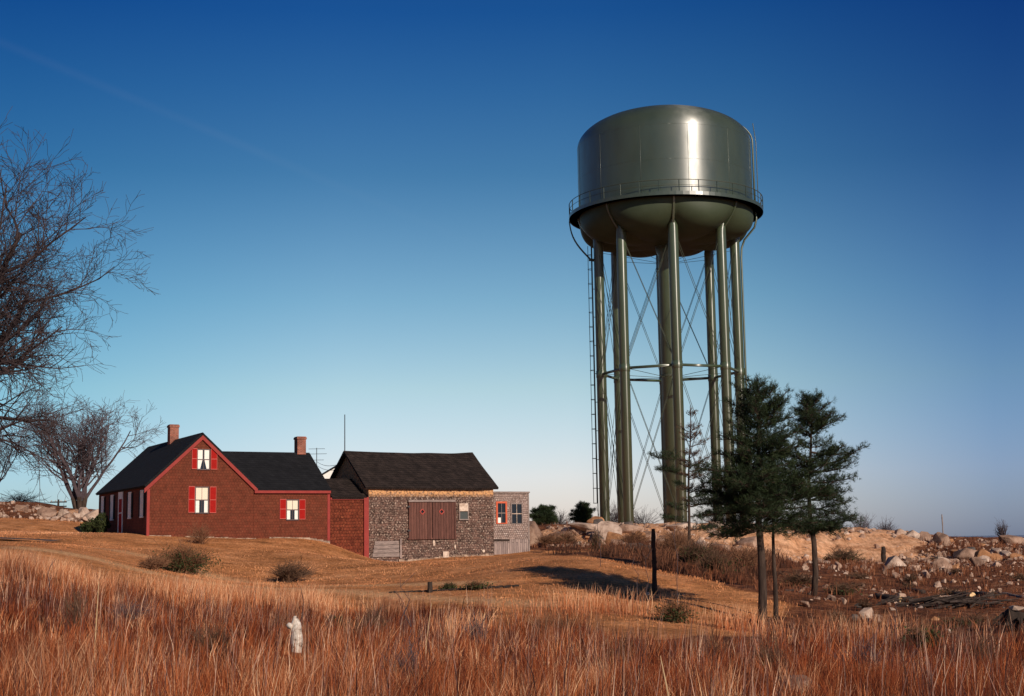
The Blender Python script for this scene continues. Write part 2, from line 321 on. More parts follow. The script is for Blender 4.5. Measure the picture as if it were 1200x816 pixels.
def weights(x, y):
    x = np.atleast_1d(np.asarray(x, float)); y = np.atleast_1d(np.asarray(y, float)); W_ = {k: np.zeros_like(x) for k in 'GLDR'}; T_ = np.zeros_like(x)
    xx = x + 1.3*wobble(x+40, y)*6; yy = y + 1.3*wobble(x, y+70)*6
    for i in range(n_):
        w = 1/((xx-CX[i])**2+(yy-CY[i])**2+.5)**2.2; W_[CK[i]] += w; T_ += w
    return {k: v/T_ for k, v in W_.items()}
def zt(x, y):
    x = np.atleast_1d(np.asarray(x, float)); y = np.atleast_1d(np.asarray(y, float))
    cx = np.clip(x, -90, 110); cy = np.clip(y, -15, 185)
    z = PL[0] + PL[1]*cx + PL[2]*cy
    for i in range(n_): z = z + WT[i]*phi(np.hypot(cx-CX[i], cy-CY[i]))
    dd = np.maximum(np.hypot(x-15, (y-60)*.95)-105, 0); t = np.clip(dd/260, 0, 1); t = t*t*(3-2*t)
    return z*(1-t) + (-24)*t
def gz(x, y): return float(zt(x, y)[0])
def onground(px, Y, dz=0.0):          # world point on the ground below photograph column px at distance Y
    p = pt(px, 640, Y); return Vector((p.x, Y, gz(p.x, Y)+dz))

def axis(a0, a1, fine, lo, hi):
    a = list(np.arange(a0, a1+.01, fine)); s = fine; v = a1
    while v < hi: s *= 1.22; v += s; a.append(v)
    s = fine; v = a0; pre = []
    while v > lo: s *= 1.22; v -= s; pre.append(v)
    return np.array(pre[::-1]+a)
GX = axis(-50, 62, .7, -9000, 9000); GY = axis(4, 150, .7, -600, 16000)
XX, YY = np.meshgrid(GX, GY); fx, fy = XX.ravel(), YY.ravel()
ZZ = zt(fx, fy); WW = weights(fx, fy)
rough_ = WW['D']*1.0 + WW['R']*1.3
near = (np.hypot(fx-10, fy-70) < 110)
bump_ = wobble(fx*3.1, fy*3.1)*1.1 + wobble(fx*.9+11, fy*.9)*.8
ZZ = ZZ + np.where(near, bump_*np.clip(rough_, 0, 1.3)*.9 + wobble(fx*1.4, fy*1.4)*.25, 0)
gul = np.clip(WW['R']*1.5-.5, 0, 1)*near
ZZ = ZZ + gul*(np.abs(np.sin(fx*1.9+np.sin(fy*.5)*1.2+wobble(fx*2, fy)*8))-.5)*.28
# steps of broken ledge at the edge of the tower pad
nx, ny = len(GX), len(GY)
idx = np.arange(nx*ny).reshape(ny, nx)
q = np.stack([idx[:-1, :-1].ravel(), idx[:-1, 1:].ravel(), idx[1:, 1:].ravel(), idx[1:, :-1].ravel()], 1)
T = np.concatenate([q[:, [0, 1, 2]], q[:, [0, 2, 3]]])
TRK = [[(20, 61), (110, 61), (200, 60), (300, 59.5), (400, 57.5), (520, 54), (640, 51)], [(90, 74), (200, 70), (300, 64.5), (420, 61), (560, 58.5)]]
wP = np.zeros(len(fx))
for tr_ in TRK:
    q_ = [((px-600)/F*Y, Y) for px, Y in tr_]
    for (ax_, ay_), (bx_, by_) in zip(q_[:-1], q_[1:]):
        t = np.clip(((fx-ax_)*(bx_-ax_)+(fy-ay_)*(by_-ay_))/((bx_-ax_)**2+(by_-ay_)**2), 0, 1); d_ = np.hypot(fx-ax_-t*(bx_-ax_), fy-ay_-t*(by_-ay_)); wP = np.maximum(wP, np.clip(1.6-d_/.55, 0, 1))
def ground_material():
    m = mat('ground_cover', (.2, .1, .05), .95, .1); b = m.node_tree.nodes['Principled BSDF']
    def attr(n): a = N(m, 'ShaderNodeAttribute', attribute_name=n); return a.outputs['Fac']
    def col(scale, stops, stretch=None, detail=7):
        n = noise_node(m, scale, detail, .72, stretch=stretch); r = ramp(m.node_tree, stops); L(m, n.outputs[0], r.inputs[0]); return r.outputs[0]
    soil = col(1.1, [(.3, (.10, .035, .015)), (.7, (.26, .09, .035))])
    lawn = col(.55, [(.30, (.20, .088, .034)), (.45, (.42, .18, .072)), (.58, (.58, .26, .115)), (.75, (.68, .36, .19))])
    lawn2 = col(5.5, [(.32, (.55, .52, .45)), (.68, (1.35, 1.3, 1.25))])
    lawn = mixrgb(m, 1.0, lawn, lawn2, 'MULTIPLY')
    # faint wheel-worn streaks across the lawn
    st = col(.35, [(.50, (1, 1, 1)), (.56, (1.35, 1.3, 1.2)), (.60, (1, 1, 1))], stretch=(.35, 2.4, 1))
    lawn = mixrgb(m, .8, lawn, st, 'MULTIPLY')
    lawn = mixrgb(m, attr('wP'), lawn, mixrgb(m, 1.0, lawn2, (.62, .36, .19), 'MULTIPLY'))
    deb = col(1.1, [(.30, (.03, .015, .010)), (.44, (.11, .042, .022)), (.57, (.24, .092, .042)), (.74, (.46, .26, .16))])
    deb2 = col(9, [(.35, (.6, .6, .6)), (.68, (1.4, 1.35, 1.3))]); deb = mixrgb(m, 1.0, deb, deb2, 'MULTIPLY')
    rock = col(.7, [(.30, (.22, .10, .05)), (.44, (.62, .31, .16)), (.62, (.80, .46, .27)), (.78, (.84, .58, .40))])
    rock2 = col(3.5, [(.35, (.62, .58, .55)), (.60, (1.2, 1.2, 1.2))], stretch=(1, .35, .35)); rock = mixrgb(m, 1.0, rock, rock2, 'MULTIPLY')
    br = N(m, 'ShaderNodeTexNoise')
    def thr(sock, lo=.40, hi=.60):
        n = noise_node(m, 1.6, 5, .7); a = N(m, 'ShaderNodeMath', operation='MULTIPLY_ADD'); a.inputs[1].default_value = .5; a.inputs[2].default_value = -.25
        L(m, n.outputs[0], a.inputs[0]); s = N(m, 'ShaderNodeMath', operation='ADD'); L(m, a.outputs[0], s.inputs[0]); L(m, sock, s.inputs[1])
        r = ramp(m.node_tree, [(lo, (0, 0, 0)), (hi, (1, 1, 1))]); L(m, s.outputs[0], r.inputs[0]); return r.outputs[0]
    c = mixrgb(m, thr(attr('wL')), soil, lawn); c = mixrgb(m, thr(attr('wD')), c, deb); c = mixrgb(m, thr(attr('wR'), .45, .55), c, rock)
    L(m, c, b.inputs['Base Color'])
    n2 = noise_node(m, 6, 8, .75); bp = N(m, 'ShaderNodeBump'); bp.inputs['Strength'].default_value = .8; bp.inputs['Distance'].default_value = .12
    L(m, n2.outputs[0], bp.inputs['Height']); L(m, bp.outputs[0], b.inputs['Normal'])
    return m
go = tri_mesh('ground', np.stack([fx, fy, ZZ], 1), T, ground_material(), smooth=True)
a = go.data.attributes.new('wP', 'FLOAT', 'POINT'); a.data.foreach_set('value', wP.astype(np.float32))
for k, nm in (('L', 'wL'), ('D', 'wD'), ('R', 'wR')):
    a = go.data.attributes.new(nm, 'FLOAT', 'POINT'); a.data.foreach_set('value', WW[k].astype(np.float32))
tag(go, kind='structure')
# the sea far below the hill
wm = MB(); wm.add([(-20000, 600, -19), (20000, 600, -19), (20000, 40000, -19), (-20000, 40000, -19)], [(0, 1, 2, 3)])
M['water'] = noisy('sea_water', [(.3, (.16, .20, .27)), (.7, (.19, .23, .30))], .002, .5, .5)
tag(build('water', wm, M['water']), kind='structure')
# the strip of road at the left
rd = MB(); cl = [(-140, 70), (-60, 71), (-10, 72), (40, 73.5), (66, 76)]
prev = None; vs = []; fs = []
pts_ = [pt(a, 634, Y) for a, Y in cl]
for j in range(41):
    t = j/40*(len(pts_)-1); i = min(int(t), len(pts_)-2); p = pts_[i].lerp(pts_[i+1], t-i)
    for s in range(7):
        y = p.y - 3 + 7*s/6*(1 if j < 32 else max(.25, (40-j)/8)); vs.append((p.x, y, gz(p.x, y)+.10))
for j in range(40):
    for s in range(6): a = j*7+s; fs.append((a, a+7, a+8, a+1))
rd.add(vs, fs); tag(build('road', rd, M['asphalt'], smooth=True), kind='structure')

# ------------------------------------------------------------------ farmhouse
UA = math.atan2(6.1, 11.3)                        # wall direction
U = Vector((math.cos(UA), math.sin(UA), 0)); V = Vector((-math.sin(UA), math.cos(UA), 0))
O = pt(172, 628, 83); O.z = 0
def wall(px, py, d=0.0):                          # photograph point on the plane of the front walls -> (t, z)
    r = ray(px, py); nrm = V; k = (O + V*d).dot(nrm)/r.dot(nrm); p = r*k; return ((p-O).dot(U), p.z)
def tz(x0, y0, x1, y1, d=0.0):                    # pixel rectangle -> t0,t1,z0,z1
    a = wall((x0+x1)/2*0+x0, (y0+y1)/2, d); b = wall(x1, (y0+y1)/2, d); c = wall((x0+x1)/2, y1, d); e = wall((x0+x1)/2, y0, d)
    return a[0], b[0], c[1], e[1]
GW = wall(297, 600)[0]; WW_ = wall(386, 600)[0]; CWd = wall(428, 620)[0]
ZE = wall(172, 565)[1]; ZR = pt(240, 510, (O+U*GW/2).y).z; ZEr = wall(297, 572)[1]
ZB = wall(172, 628)[1]; LEN = 12.9
ZE = (ZE+ZEr)/2
house = empty('farmhouse', (O.x, O.y, 0), 'red-brown shingled farmhouse with red shutters, dark roof and two chimneys, left of the barn', 'house', rz=UA)
def P(name, mb, m, parent=None, smooth=False): return build(name, mb, M[m], parent or house, smooth)
w = MB(); lo = ZB-1.6
gm = GW/2
w.add([(0,0,lo),(GW,0,lo),(GW,0,ZE),(gm,0,ZR),(0,0,ZE),(0,LEN,lo),(GW,LEN,lo),(GW,LEN,ZE),(gm,LEN,ZR),(0,LEN,ZE)],
      [(0,1,2,3,4),(9,8,7,6,5),(0,4,9,5),(1,6,7,2)])
main_wall = P('main_wall', w, 'red_shingle')
def slope_roof(xe, ze, xr, zr, y0, y1, th=.14, along='y', nsub=24, sag=0.0, seed=0, start=None):
    """one roof slope from eave (xe,ze) to ridge (xr,zr); runs along y from y0 to y1 (or swapped)"""
    mb = MB(); vs = []; rows = 8
    d = Vector((xr-xe, zr-ze)).normalized(); nrm = Vector((-d.y, d.x)); nrm = nrm if nrm.y > 0 else -nrm
    for layer in (0, 1):
        for i in range(nsub+1):
            f = i/nsub
            for j in range(rows+1):
                g = j/rows; x = xe+(xr-xe)*g; z = ze+(zr-ze)*g; ya = start(z) if start else y0; y = ya+(y1-ya)*f
                s = -sag*math.sin(math.pi*f)*(.4+.6*g) + (mnoise.noise(Vector((x*.6, y*.6, seed)))*sag*.6 if sag else 0)
                off = 0 if layer else -th
                X, Z = x+nrm.x*off, z+nrm.y*off+s
                vs.append((X, y, Z) if along == 'y' else (y, X, Z))
    fs = []; S = (nsub+1)*(rows+1)
    for i in range(nsub):
        for j in range(rows):
            a = i*(rows+1)+j; b = a+rows+1
            fs.append((a, a+1, b+1, b)); fs.append((S+a, S+b, S+b+1, S+a+1))
    for i in range(nsub):
        a = i*(rows+1); b = a+rows+1; fs.append((a, b, S+b, S+a)); a += rows; b += rows; fs.append((a, S+a, S+b, b))
    for j in range(rows):
        a = j; fs.append((a, S+a, S+a+1, a+1)); a = nsub*(rows+1)+j; fs.append((a, a+1, S+a+1, S+a))
    mb.add(vs, fs); return mb
sl_ = (ZR-ZE)/gm
ov = .22
rf = slope_roof(-ov, ZE-ov*sl_+.16, gm, ZR+.16, -.10, LEN+.12)
rf2 = slope_roof(GW+ov, ZE-ov*sl_+.16, gm+.001, ZR+.158, -.10, LEN+.12); rf.add(rf2.v, rf2.f)
main_roof = P('main_roof', rf, 'roof_dark')
# rake boards and corner boards
rk = MB()
for sx, x0 in ((1, -ov), (-1, GW+ov)):
    a = Vector((x0, -.13, ZE-ov*sl_-.02)); b = Vector((gm, -.13, ZR-.02)); dn = Vector((0, 0, -.26))
    e = Vector((0, .1, 0)); vs = [a, b, b+dn, a+dn, a+e, b+e, b+dn+e, a+dn+e]
    rk.add(vs, [(0,1,2,3),(7,6,5,4),(0,4,5,1),(3,2,6,7),(0,3,7,4),(1,5,6,2)])
P('rake_board', rk, 'trim_red')
cb_ = MB(); cb_.box(-.03, .13, -.035, -.001, lo, ZE-.25); P('corner_board', cb_, 'trim_red')
cb_ = MB(); cb_.box(-.035, -.001, -.03, .13, lo, ZE-.25); P('corner_board', cb_, 'trim_red')
# chimney on the ridge
def chimney(x, y, z0, z1, w_, dd):
    mb = MB(); mb.box(x-w_/2, x+w_/2, y-dd/2, y+dd/2, z0, z1-.18); mb.box(x-w_/2-.04, x+w_/2+.04, y-dd/2-.04, y+dd/2+.04, z1-.18, z1-.05); mb.box(x-w_/2-.0, x+w_/2, y-dd/2, y+dd/2, z1-.05, z1)
    return P('chimney', mb, 'brick')
yc = 6.4; pc = O+U*gm+V*yc
chimney(gm-.05, yc, ZR-.9, pt(203, 498, pc.y).z, .56, .62)
# wing
ZW = wall(340, 576)[1]; WD = 3.9; WT_ = WW_
pr = O+U*WT_+V*WD; ZWR = pt(360, 533, pr.y).z
w = MB(); x0, x1 = GW+.01, WT_
w.add([(x0,0,lo),(x1,0,lo),(x1,0,ZW),(x0,0,ZW),(x0,2*WD,lo),(x1,2*WD,lo),(x1,2*WD,ZW),(x0,2*WD,ZW),(x1,WD,ZWR),(x0,WD,ZWR)],
      [(0,1,2,3),(5,4,7,6),(1,5,6,8,2),(4,0,3,9,7)])
w.v = [(a, b+.002, c) for a, b, c in w.v]
P('wing_wall', w, 'red_shingle')
sw = (ZWR-ZW)/WD
vly = lambda z: min(gm+(ZR-z)/sl_, GW)+.03 if z > ZW+.35 else GW+.03
rw = slope_roof(-.16, ZW-.16*sw+.13, WD, ZWR+.13, 0, x1+.12, along='x', start=vly)
r2 = slope_roof(2*WD+.16, ZW-.16*sw+.13, WD+.001, ZWR+.128, 0, x1+.12, along='x', start=vly); rw.add(r2.v, r2.f)
P('wing_roof', rw, 'roof_dark')
fb = MB(); fb.box(GW+.02, x1+.04, -.17, -.05, ZW-.12, ZW+.04); P('eave_board', fb, 'trim_red')
cb_ = MB(); cb_.box(x1-.14, x1+.03, -.035, .0, lo, ZW-.12); P('corner_board', cb_, 'trim_red')
chimney(10.75, WD+.1, ZWR-.6, pt(350, 512, (O+U*10.75+V*WD).y).z, .58, .6)
# connector shed between wing and barn
ZC = wall(407, 584)[1]; ZCR = wall(400, 563, 2.4)[1]
w = MB(); x2 = x1+.01; x3 = CWd+.05
w.add([(x2,.02,lo-1),(x3,.02,lo-1),(x3,.02,ZC),(x2,.02,ZC),(x2,4.8,lo-1),(x3,4.8,lo-1),(x3,4.8,ZC),(x2,4.8,ZC),(x3,2.4,ZCR),(x2,2.4,ZCR)],
      [(0,1,2,3),(5,4,7,6),(1,5,6,8,2),(4,0,3,9,7)])
P('connector_wall', w, 'red_shingle_rough')
sc_ = (ZCR-ZC)/2.4
rc = slope_roof(-.12, ZC-.1*sc_+.10, 2.4, ZCR+.10, x2+.14, x3+.02, along='x', nsub=8, sag=.02)
r2 = slope_roof(4.95, ZC-.1*sc_+.10, 2.401, ZCR+.098, x2+.14, x3+.02, along='x', nsub=8); rc.add(r2.v, r2.f)
P('connector_roof', rc, 'roof_brown')
fb = MB(); fb.box(x2+.04, x3-.18, -.06, .018, ZC-.1, ZC+.03); P('eave_board', fb, 'trim_red')
tb = tz(426, 583, 431.5, 655)
cb_ = MB(); cb_.box(tb[0], tb[1], -.10, -.002, lo-1, ZC+.06); P('corner_board', cb_, 'trim_red')
# pale foundation line
for r0_, r1_ in ((0, 3), (5, 15), (17, 26)):
    fd = MB()
    for i in range(r0_, r1_):
        a = .1+i*(x1-.1)/26; b = a+(x1-.1)/26+.01; p = O+U*a; g = gz(p.x, p.y)
        fd.box(a, b, -.05-random.random()*.04, -.004, g-.5, g+.03+random.random()*.06)
    P('foundation', fd, 'foundation')

def window(px0, py0, px1, py1, root, d=0.0, style='curtain', frame='sash', shutters=None, sill=True, trim=.05):
    t0, t1, z0, z1 = tz(px0, py0, px1, py1, d)
    y = d
    fr = MB(); e = trim
    fr.box(t0-e, t1+e, y-.05, y-.003, z1, z1+e); fr.box(t0-e, t1+e, y-.07, y-.003, z0-e, z0)
    fr.box(t0-e, t0, y-.05, y-.003, z0, z1); fr.box(t1, t1+e, y-.05, y-.003, z0, z1)
    f = build('window', fr, M[frame], root)
    zm = (z0+z1)/2
    mu = MB(); mu.box(t0, t1, y-.042, y-.030, zm-.025, zm+.025)
    if style != 'open':
        mu.box((t0+t1)/2-.012, (t0+t1)/2+.012, y-.040, y-.031, z0, zm-.025); mu.box((t0+t1)/2-.012, (t0+t1)/2+.012, y-.040, y-.031, zm+.025, z1)
    build('muntin', mu, M['sash' if frame != 'white' else 'white'], f)
    gl = MB(); gl.box(t0, t1, y-.012, y-.006, z0, z1); build('pane', gl, M['glass'], f)
    wd = t1-t0; ht = z1-z0
    def cloth(xa, xb, za, zb, xa2=None, xb2=None, m='curtain', n=8):
        # pleated cloth hanging just inside the sash; narrower at the foot
        xa2 = xa if xa2 is None else xa2; xb2 = xb if xb2 is None else xb2
        mb = MB(); vs = []; fs = []
        for i in range(n+1):
            s = i/n; yy = y-.020-.006*(i % 2); vs.append((xa2+(xb2-xa2)*s, yy, za)); vs.append((xa+(xb-xa)*s, yy, (za+zb)/2)); vs.append((xa+(xb-xa)*s, yy, zb))
        for i in range(n):
            a = i*3; fs += [(a, a+3, a+4, a+1), (a+1, a+4, a+5, a+2)]
        mb.add(vs, fs); build('curtain', mb, M[m], f)
    if style == 'tied':      # long white curtains parted over a dark gap
        cloth(t0+.01, t0+wd*.42, z0+ht*.02, z1-.01, t0+.01, t0+wd*.22); cloth(t0+wd*.58, t1-.01, z0+ht*.02, z1-.01, t0+wd*.78, t1-.01)
    elif style == 'cafe':
        cloth(t0+.02, t1-.02, zm+.03, z1-.02, m='shade_cloth', n=6)
        cloth(t0+.01, t0+wd*.30, z0+.01, zm-.03); cloth(t0+wd*.70, t1-.01, z0+.01, zm-.03)
    if shutters:
        for (sx0, sx1, sy0, sy1) in shutters:
            a0, a1, b0, b1 = tz(sx0, sy0, sx1, sy1, d)
            s = MB(); s.box(a0, a1, y-.045, y-.004, b0, b1); so_ = build('shutter', s, M['shutter'], root)
            r = MB(); bm = (b0+b1)/2; k = .04
            r.box(a0, a1, y-.062, y-.046, b0, b0+k); r.box(a0, a1, y-.062, y-.046, b1-k, b1); r.box(a0, a1, y-.062, y-.046, bm-k/2, bm+k/2)
            r.box(a0, a0+.022, y-.060, y-.046, b0+k, bm-k/2); r.box(a1-.022, a1, y-.060, y-.046, b0+k, bm-k/2)
            r.box(a0, a0+.022, y-.060, y-.046, bm+k/2, b1-k); r.box(a1-.022, a1, y-.060, y-.046, bm+k/2, b1-k)
            build('shutter_rail', r, M['shutter_rail'], so_)
    return f
window(231.5, 527.5, 245, 550, house, style='tied', shutters=[(224.5, 230.8, 525.5, 550), (246.8, 254.2, 526, 550.5)], frame='sash')
window(229, 571.5, 243.5, 601, house, style='cafe', shutters=[(220.5, 228, 570, 601), (245.5, 253, 570.5, 601.5)], frame='sash')
window(336, 586.5, 349, 609, house, style='cafe', shutters=[(327.5, 335, 585, 608.5), (350.3, 357.5, 585.5, 609)], frame='sash')
# windows and door of the shaded long wall (local x = 0, looking towards -x)
def side_window(yc, w_, z0, z1, name='window'):
    fr = MB(); x = -.003; e = .09
    fr.box(x-.05, x, yc-w_/2-e, yc+w_/2+e, z1, z1+e); fr.box(x-.07, x, yc-w_/2-e, yc+w_/2+e, z0-e, z0)
    fr.box(x-.05, x, yc-w_/2-e, yc-w_/2, z0, z1); fr.box(x-.05, x, yc+w_/2, yc+w_/2+e, z0, z1)
    fr.box(x-.035, x-.02, yc-w_/2, yc+w_/2, (z0+z1)/2-.03, (z0+z1)/2+.03)
    f = build(name, fr, M['white'], house)
    g = MB(); g.box(x-.012, x-.006, yc-w_/2, yc+w_/2, z0, z1); build('pane' if name == 'window' else 'door_panel', g, M['curtain' if name == 'window' else 'shutter'], f)
    if name != 'window':
        g = MB(); g.box(x-.03, x-.013, yc-w_/2, yc+w_/2, z1-.35, z1); build('transom', g, M['white'], f)
    if name == 'window':
        for s in (-1, 1):
            sh = MB(); c = yc+s*(w_/2+e+.2); sh.box(-.045, -.004, c-.17, c+.17, z0-.02, z1+.02); build('shutter', sh, M['roof_dark'], house)
def sidepos(px):            # along-wall position seen at column px
    r = ray(px, 600); k = O.dot(U)/r.dot(U); return (r*k-O).dot(V)
for pxc in (166.5, 152.3, 131.5, 120.5): side_window(sidepos(pxc), .55, ZB+1.15, ZE-.35)
side_window(sidepos(141.5), .95, ZB+.25, ZE-.25, 'front_door')

# evergreen shrubs against the shaded wall
def leafy_blob(name, base, rx_, ry_, h, n, size, m, label, cat, seed, stem='bark', group=None):
    rs = np.random.RandomState(seed); root = empty(name, base, label, cat, group)
    u = rs.normal(size=(n, 3)); u /= np.linalg.norm(u, axis=1)[:, None]; rr = rs.uniform(.35, 1, n)**.5
    ph = rs.uniform(0, 6.28, 6)
    lump = 1 + .16*np.sin(u[:, 0]*5+ph[0]) + .14*np.sin(u[:, 1]*6+ph[1]) + .12*np.sin(u[:, 2]*7+ph[2])
    c = u*rr[:, None]*lump[:, None]*np.array([rx_, ry_, h/2]) + np.array([0, 0, h/2])
    c[:, 2] = np.maximum(c[:, 2], .05)
    a = rs.normal(size=(n, 3)); a /= np.linalg.norm(a, axis=1)[:, None]; b = np.cross(a, rs.normal(size=(n, 3))); b /= np.linalg.norm(b, axis=1)[:, None]
    s = size*rs.uniform(.6, 1.4, n)[:, None]
    Vv = np.stack([c+a*s, c-a*s*.5+b*s*.5, c-a*s*.5-b*s*.5], 1).reshape(-1, 3); Tt = np.arange(3*n).reshape(-1, 3)
    tri_mesh('foliage', Vv, Tt, M[m], parent=root)
    mb = MB()
    for i in range(7):
        t = i*.9; mb.tube([(0, 0, -.1), (rx_*.3*math.cos(t), ry_*.3*math.sin(t), h*.4), (rx_*.6*math.cos(t), ry_*.6*math.sin(t), h*.8)], [.03, .02, .008], 5)
    build('stem', mb, M[stem], root)
    return root
for (yy, dx, r_, h_, lb, sd_) in ((sidepos(134), -.8, .55, 1.25, 'taller dark evergreen bush nearest the corner of the shaded house wall', 1), (sidepos(119), -.7, .55, 1.05, 'lower dark evergreen bush by the far end of the shaded house wall', 2)):
    p = O+U*dx+V*yy; leafy_blob('evergreen_bush', (p.x, p.y, gz(p.x, p.y)), r_, r_, h_, 2600, .07, 'yew', lb, 'bush', sd_)

# ------------------------------------------------------------------ barn
BT0 = wall(432, 610)[0]; BT1 = wall(578.5, 612)[0]
ZBE = (wall(433, 571)[1]+wall(577, 573)[1])/2; BD = 3.55
bb = O+U*BT0; barn = empty('barn', (bb.x, bb.y, 0), 'weathered grey-brown shingled barn with a closed double door, between the red farmhouse and the shed', 'barn', rz=UA)
BL = BT1-BT0
ZBR = (pt(407, 531, (O+U*BT0+V*BD).y).z + pt(556, 533.5, (O+U*BT1+V*BD).y).z)/2
def BP(name, mb, m, parent=None): return build(name, mb, M[m], parent or barn)
w = MB(); bl = -2.6
nsx, nsz = 30, 10; vs = []; fs = []
for i in range(nsx+1):
    for j in range(nsz+1):
        x = BL*i/nsx; z = bl+(ZBE-bl)*j/nsz; vs.append((x, mnoise.noise(Vector((x*.5, z*.5, 1)))*.05, z))
for i in range(nsx):
    for j in range(nsz): a = i*(nsz+1)+j; fs.append((a, a+nsz+1, a+nsz+2, a+1))
w.add(vs, fs)
w.add([(0,0,bl),(0,0,ZBE),(0,BD,ZBR),(0,2*BD,ZBE),(0,2*BD,bl),(BL,0,bl),(BL,0,ZBE),(BL,BD,ZBR),(BL,2*BD,ZBE),(BL,2*BD,bl)], [(4,3,2,1,0),(5,6,7,8,9),(4,9,8,3)])
for me_i in (0,): pass
bw = BP('wall', w, 'barn_shingle')
# centre the bleached band on this wall's own height
for n in M['barn_shingle'].node_tree.nodes:
    if n.bl_idname == 'ShaderNodeMapRange': n.inputs['From Min'].default_value = ZBE-.62; n.inputs['From Max'].default_value = ZBE-.32
sb = (ZBR-ZBE)/BD
rb = slope_roof(-.22, ZBE-.22*sb+.16, BD, ZBR+.16, -.28, BL+.30, along='x', sag=.09, nsub=30, seed=5)
r2 = slope_roof(2*BD+.25, ZBE-.25*sb+.16, BD+.001, ZBR+.158, -.28, BL+.30, along='x', sag=.09, nsub=30, seed=5); rb.add(r2.v, r2.f)
BP('roof', rb, 'roof_brown')
def btz(x0, y0, x1, y1, d=0.0):
    a = tz(x0, y0, x1, y1, d); return a[0]-BT0, a[1]-BT0, a[2], a[3]
# double door of upright boards with two diamond openings
a0, a1, z0, z1 = btz(480, 588.5, 531, 630.5)
door_root = None
def door_leaf(xa, xb, cx, cz, s):
    mb = MB(); nb = 5; 
    y0, y1 = -.12, -.07
    # board field with a diamond hole, built as four pieces around the hole
    ring = [(xa, z0), (cx, z0), (xb, z0), (xb, cz), (xb, z1), (cx, z1), (xa, z1), (xa, cz)]
    dia = [(cx, cz-s), (cx+s, cz), (cx, cz+s), (cx-s, cz)]
    vs = [(x, y0, z) for x, z in ring]+[(x, y0, z) for x, z in dia]+[(x, y1, z) for x, z in ring]+[(x, y1, z) for x, z in dia]
    fs = [(0,1,8,11,7),(1,2,3,9,8),(3,4,5,10,9),(5,6,7,11,10)]
    fs += [tuple(i+12 for i in f[::-1]) for f in fs]+[(i, 12+i, 12+(i+1) % 8, (i+1) % 8) for i in range(8)]+[(8+(i+1) % 4, 20+(i+1) % 4, 20+i, 8+i) for i in range(4)]
    mb.add(vs, fs); return BP('door', mb, 'barn_door')
mid = (a0+a1)/2
for (xa, xb, pxc) in ((a0, mid-.02, 494), (mid+.02, a1, 516.5)):
    cx, cz = wall(pxc, 600)[0]-BT0, wall(pxc, 600)[1]; s = .17
    dl = door_leaf(xa, xb, cx, cz, s)
    dk = MB(); dk.box(cx-s-.04, cx+s+.04, -.066, -.062, cz-s-.04, cz+s+.04); build('diamond_opening', dk, M['glass'], dl)
    fm = MB(); q_ = [(cx, cz-s), (cx+s, cz), (cx, cz+s), (cx-s, cz)]
    for i in range(4):
        p, q2 = q_[i], q_[(i+1) % 4]; fm.bar((p[0], -.135, p[1]), (q2[0], -.135, q2[1]), .05)
    build('diamond_frame', fm, M['shutter_rail'], dl)
fr = MB(); fr.box(a0-.10, a0, -.14, -.02, z0, z1); fr.box(a1, a1+.14, -.14, -.02, z0, z1); fr.box(a0-.2, a1+.2, -.13, -.02, z0-.09, z0); BP('door_frame', fr, 'barn_door')
fr = MB(); fr.box(a0-.15, a1+.1, -.2, -.02, z1, z1+.13); BP('door_header', fr, 'grey_board')
for px_h in (594, 622):   # strap hinges at the left jamb
    hz = wall(480, px_h)[1]; hb = MB(); hb.box(a0-.2, a0-.02, -.16, -.142, hz-.05, hz+.05); BP('hinge', hb, 'steel_dark')
# small window, pale board in its top half
wx0, wx1, wz0, wz1 = btz(538.5, 592, 547.5, 608.5)
fr = MB(); fr.box(wx0-.07, wx1+.07, -.09, -.02, wz1, wz1+.07); fr.box(wx0-.07, wx1+.07, -.10, -.02, wz0-.07, wz0); fr.box(wx0-.07, wx0, -.09, -.02, wz0, wz1); fr.box(wx1, wx1+.07, -.09, -.02, wz0, wz1)
wf = BP('window', fr, 'grey_board'); zm = (wz0+wz1)/2
g = MB(); g.box(wx0, wx1, -.06, -.05, wz0, zm); build('pane', g, mat('dusty_pane', (.06, .065, .06), .3, .5), wf)
g = MB(); g.box(wx0-.05, wx1+.02, -.105, -.092, zm+.05, wz1+.1); build('pale_board', g, M['foam_white'], wf)
# patched boarding low at the left, pale board at the foot, sill line of stones
p0, p1, pz0, pz1 = btz(436, 634, 468, 653)
for k in range(4):
    h = (pz1-pz0)/4; bx = MB(); bx.box(p0+.05*k, p1-random.random()*.1, -.075-.012*(k % 2), -.045, pz0+h*k+.01, pz0+h*(k+1)-.015); BP('patch_board', bx, 'grey_board')
bx = MB(); bx.box(p1+.0, p1+.12, -.1, -.04, pz0-.1, pz1+.12); BP('patch_board', bx, 'old_wood')
bx0, bx1, bz0, bz1 = btz(518, 646.5, 525, 653.5); bx = MB(); bx.box(bx0, bx1, -.16, -.05, bz0, bz1); BP('foot_board', bx, 'foam_white')
fs_ = MB()
for i in range(34):
    a = 2.0+i*(BL-2.1)/34; p = O+U*(BT0+a); g = gz(p.x, p.y)
    fs_.box(a, a+.2+random.random()*.06, -.10-random.random()*.05, -.03, g-.4, g+.04+random.random()*.10)
BP('sill_stone', fs_, 'foundation')
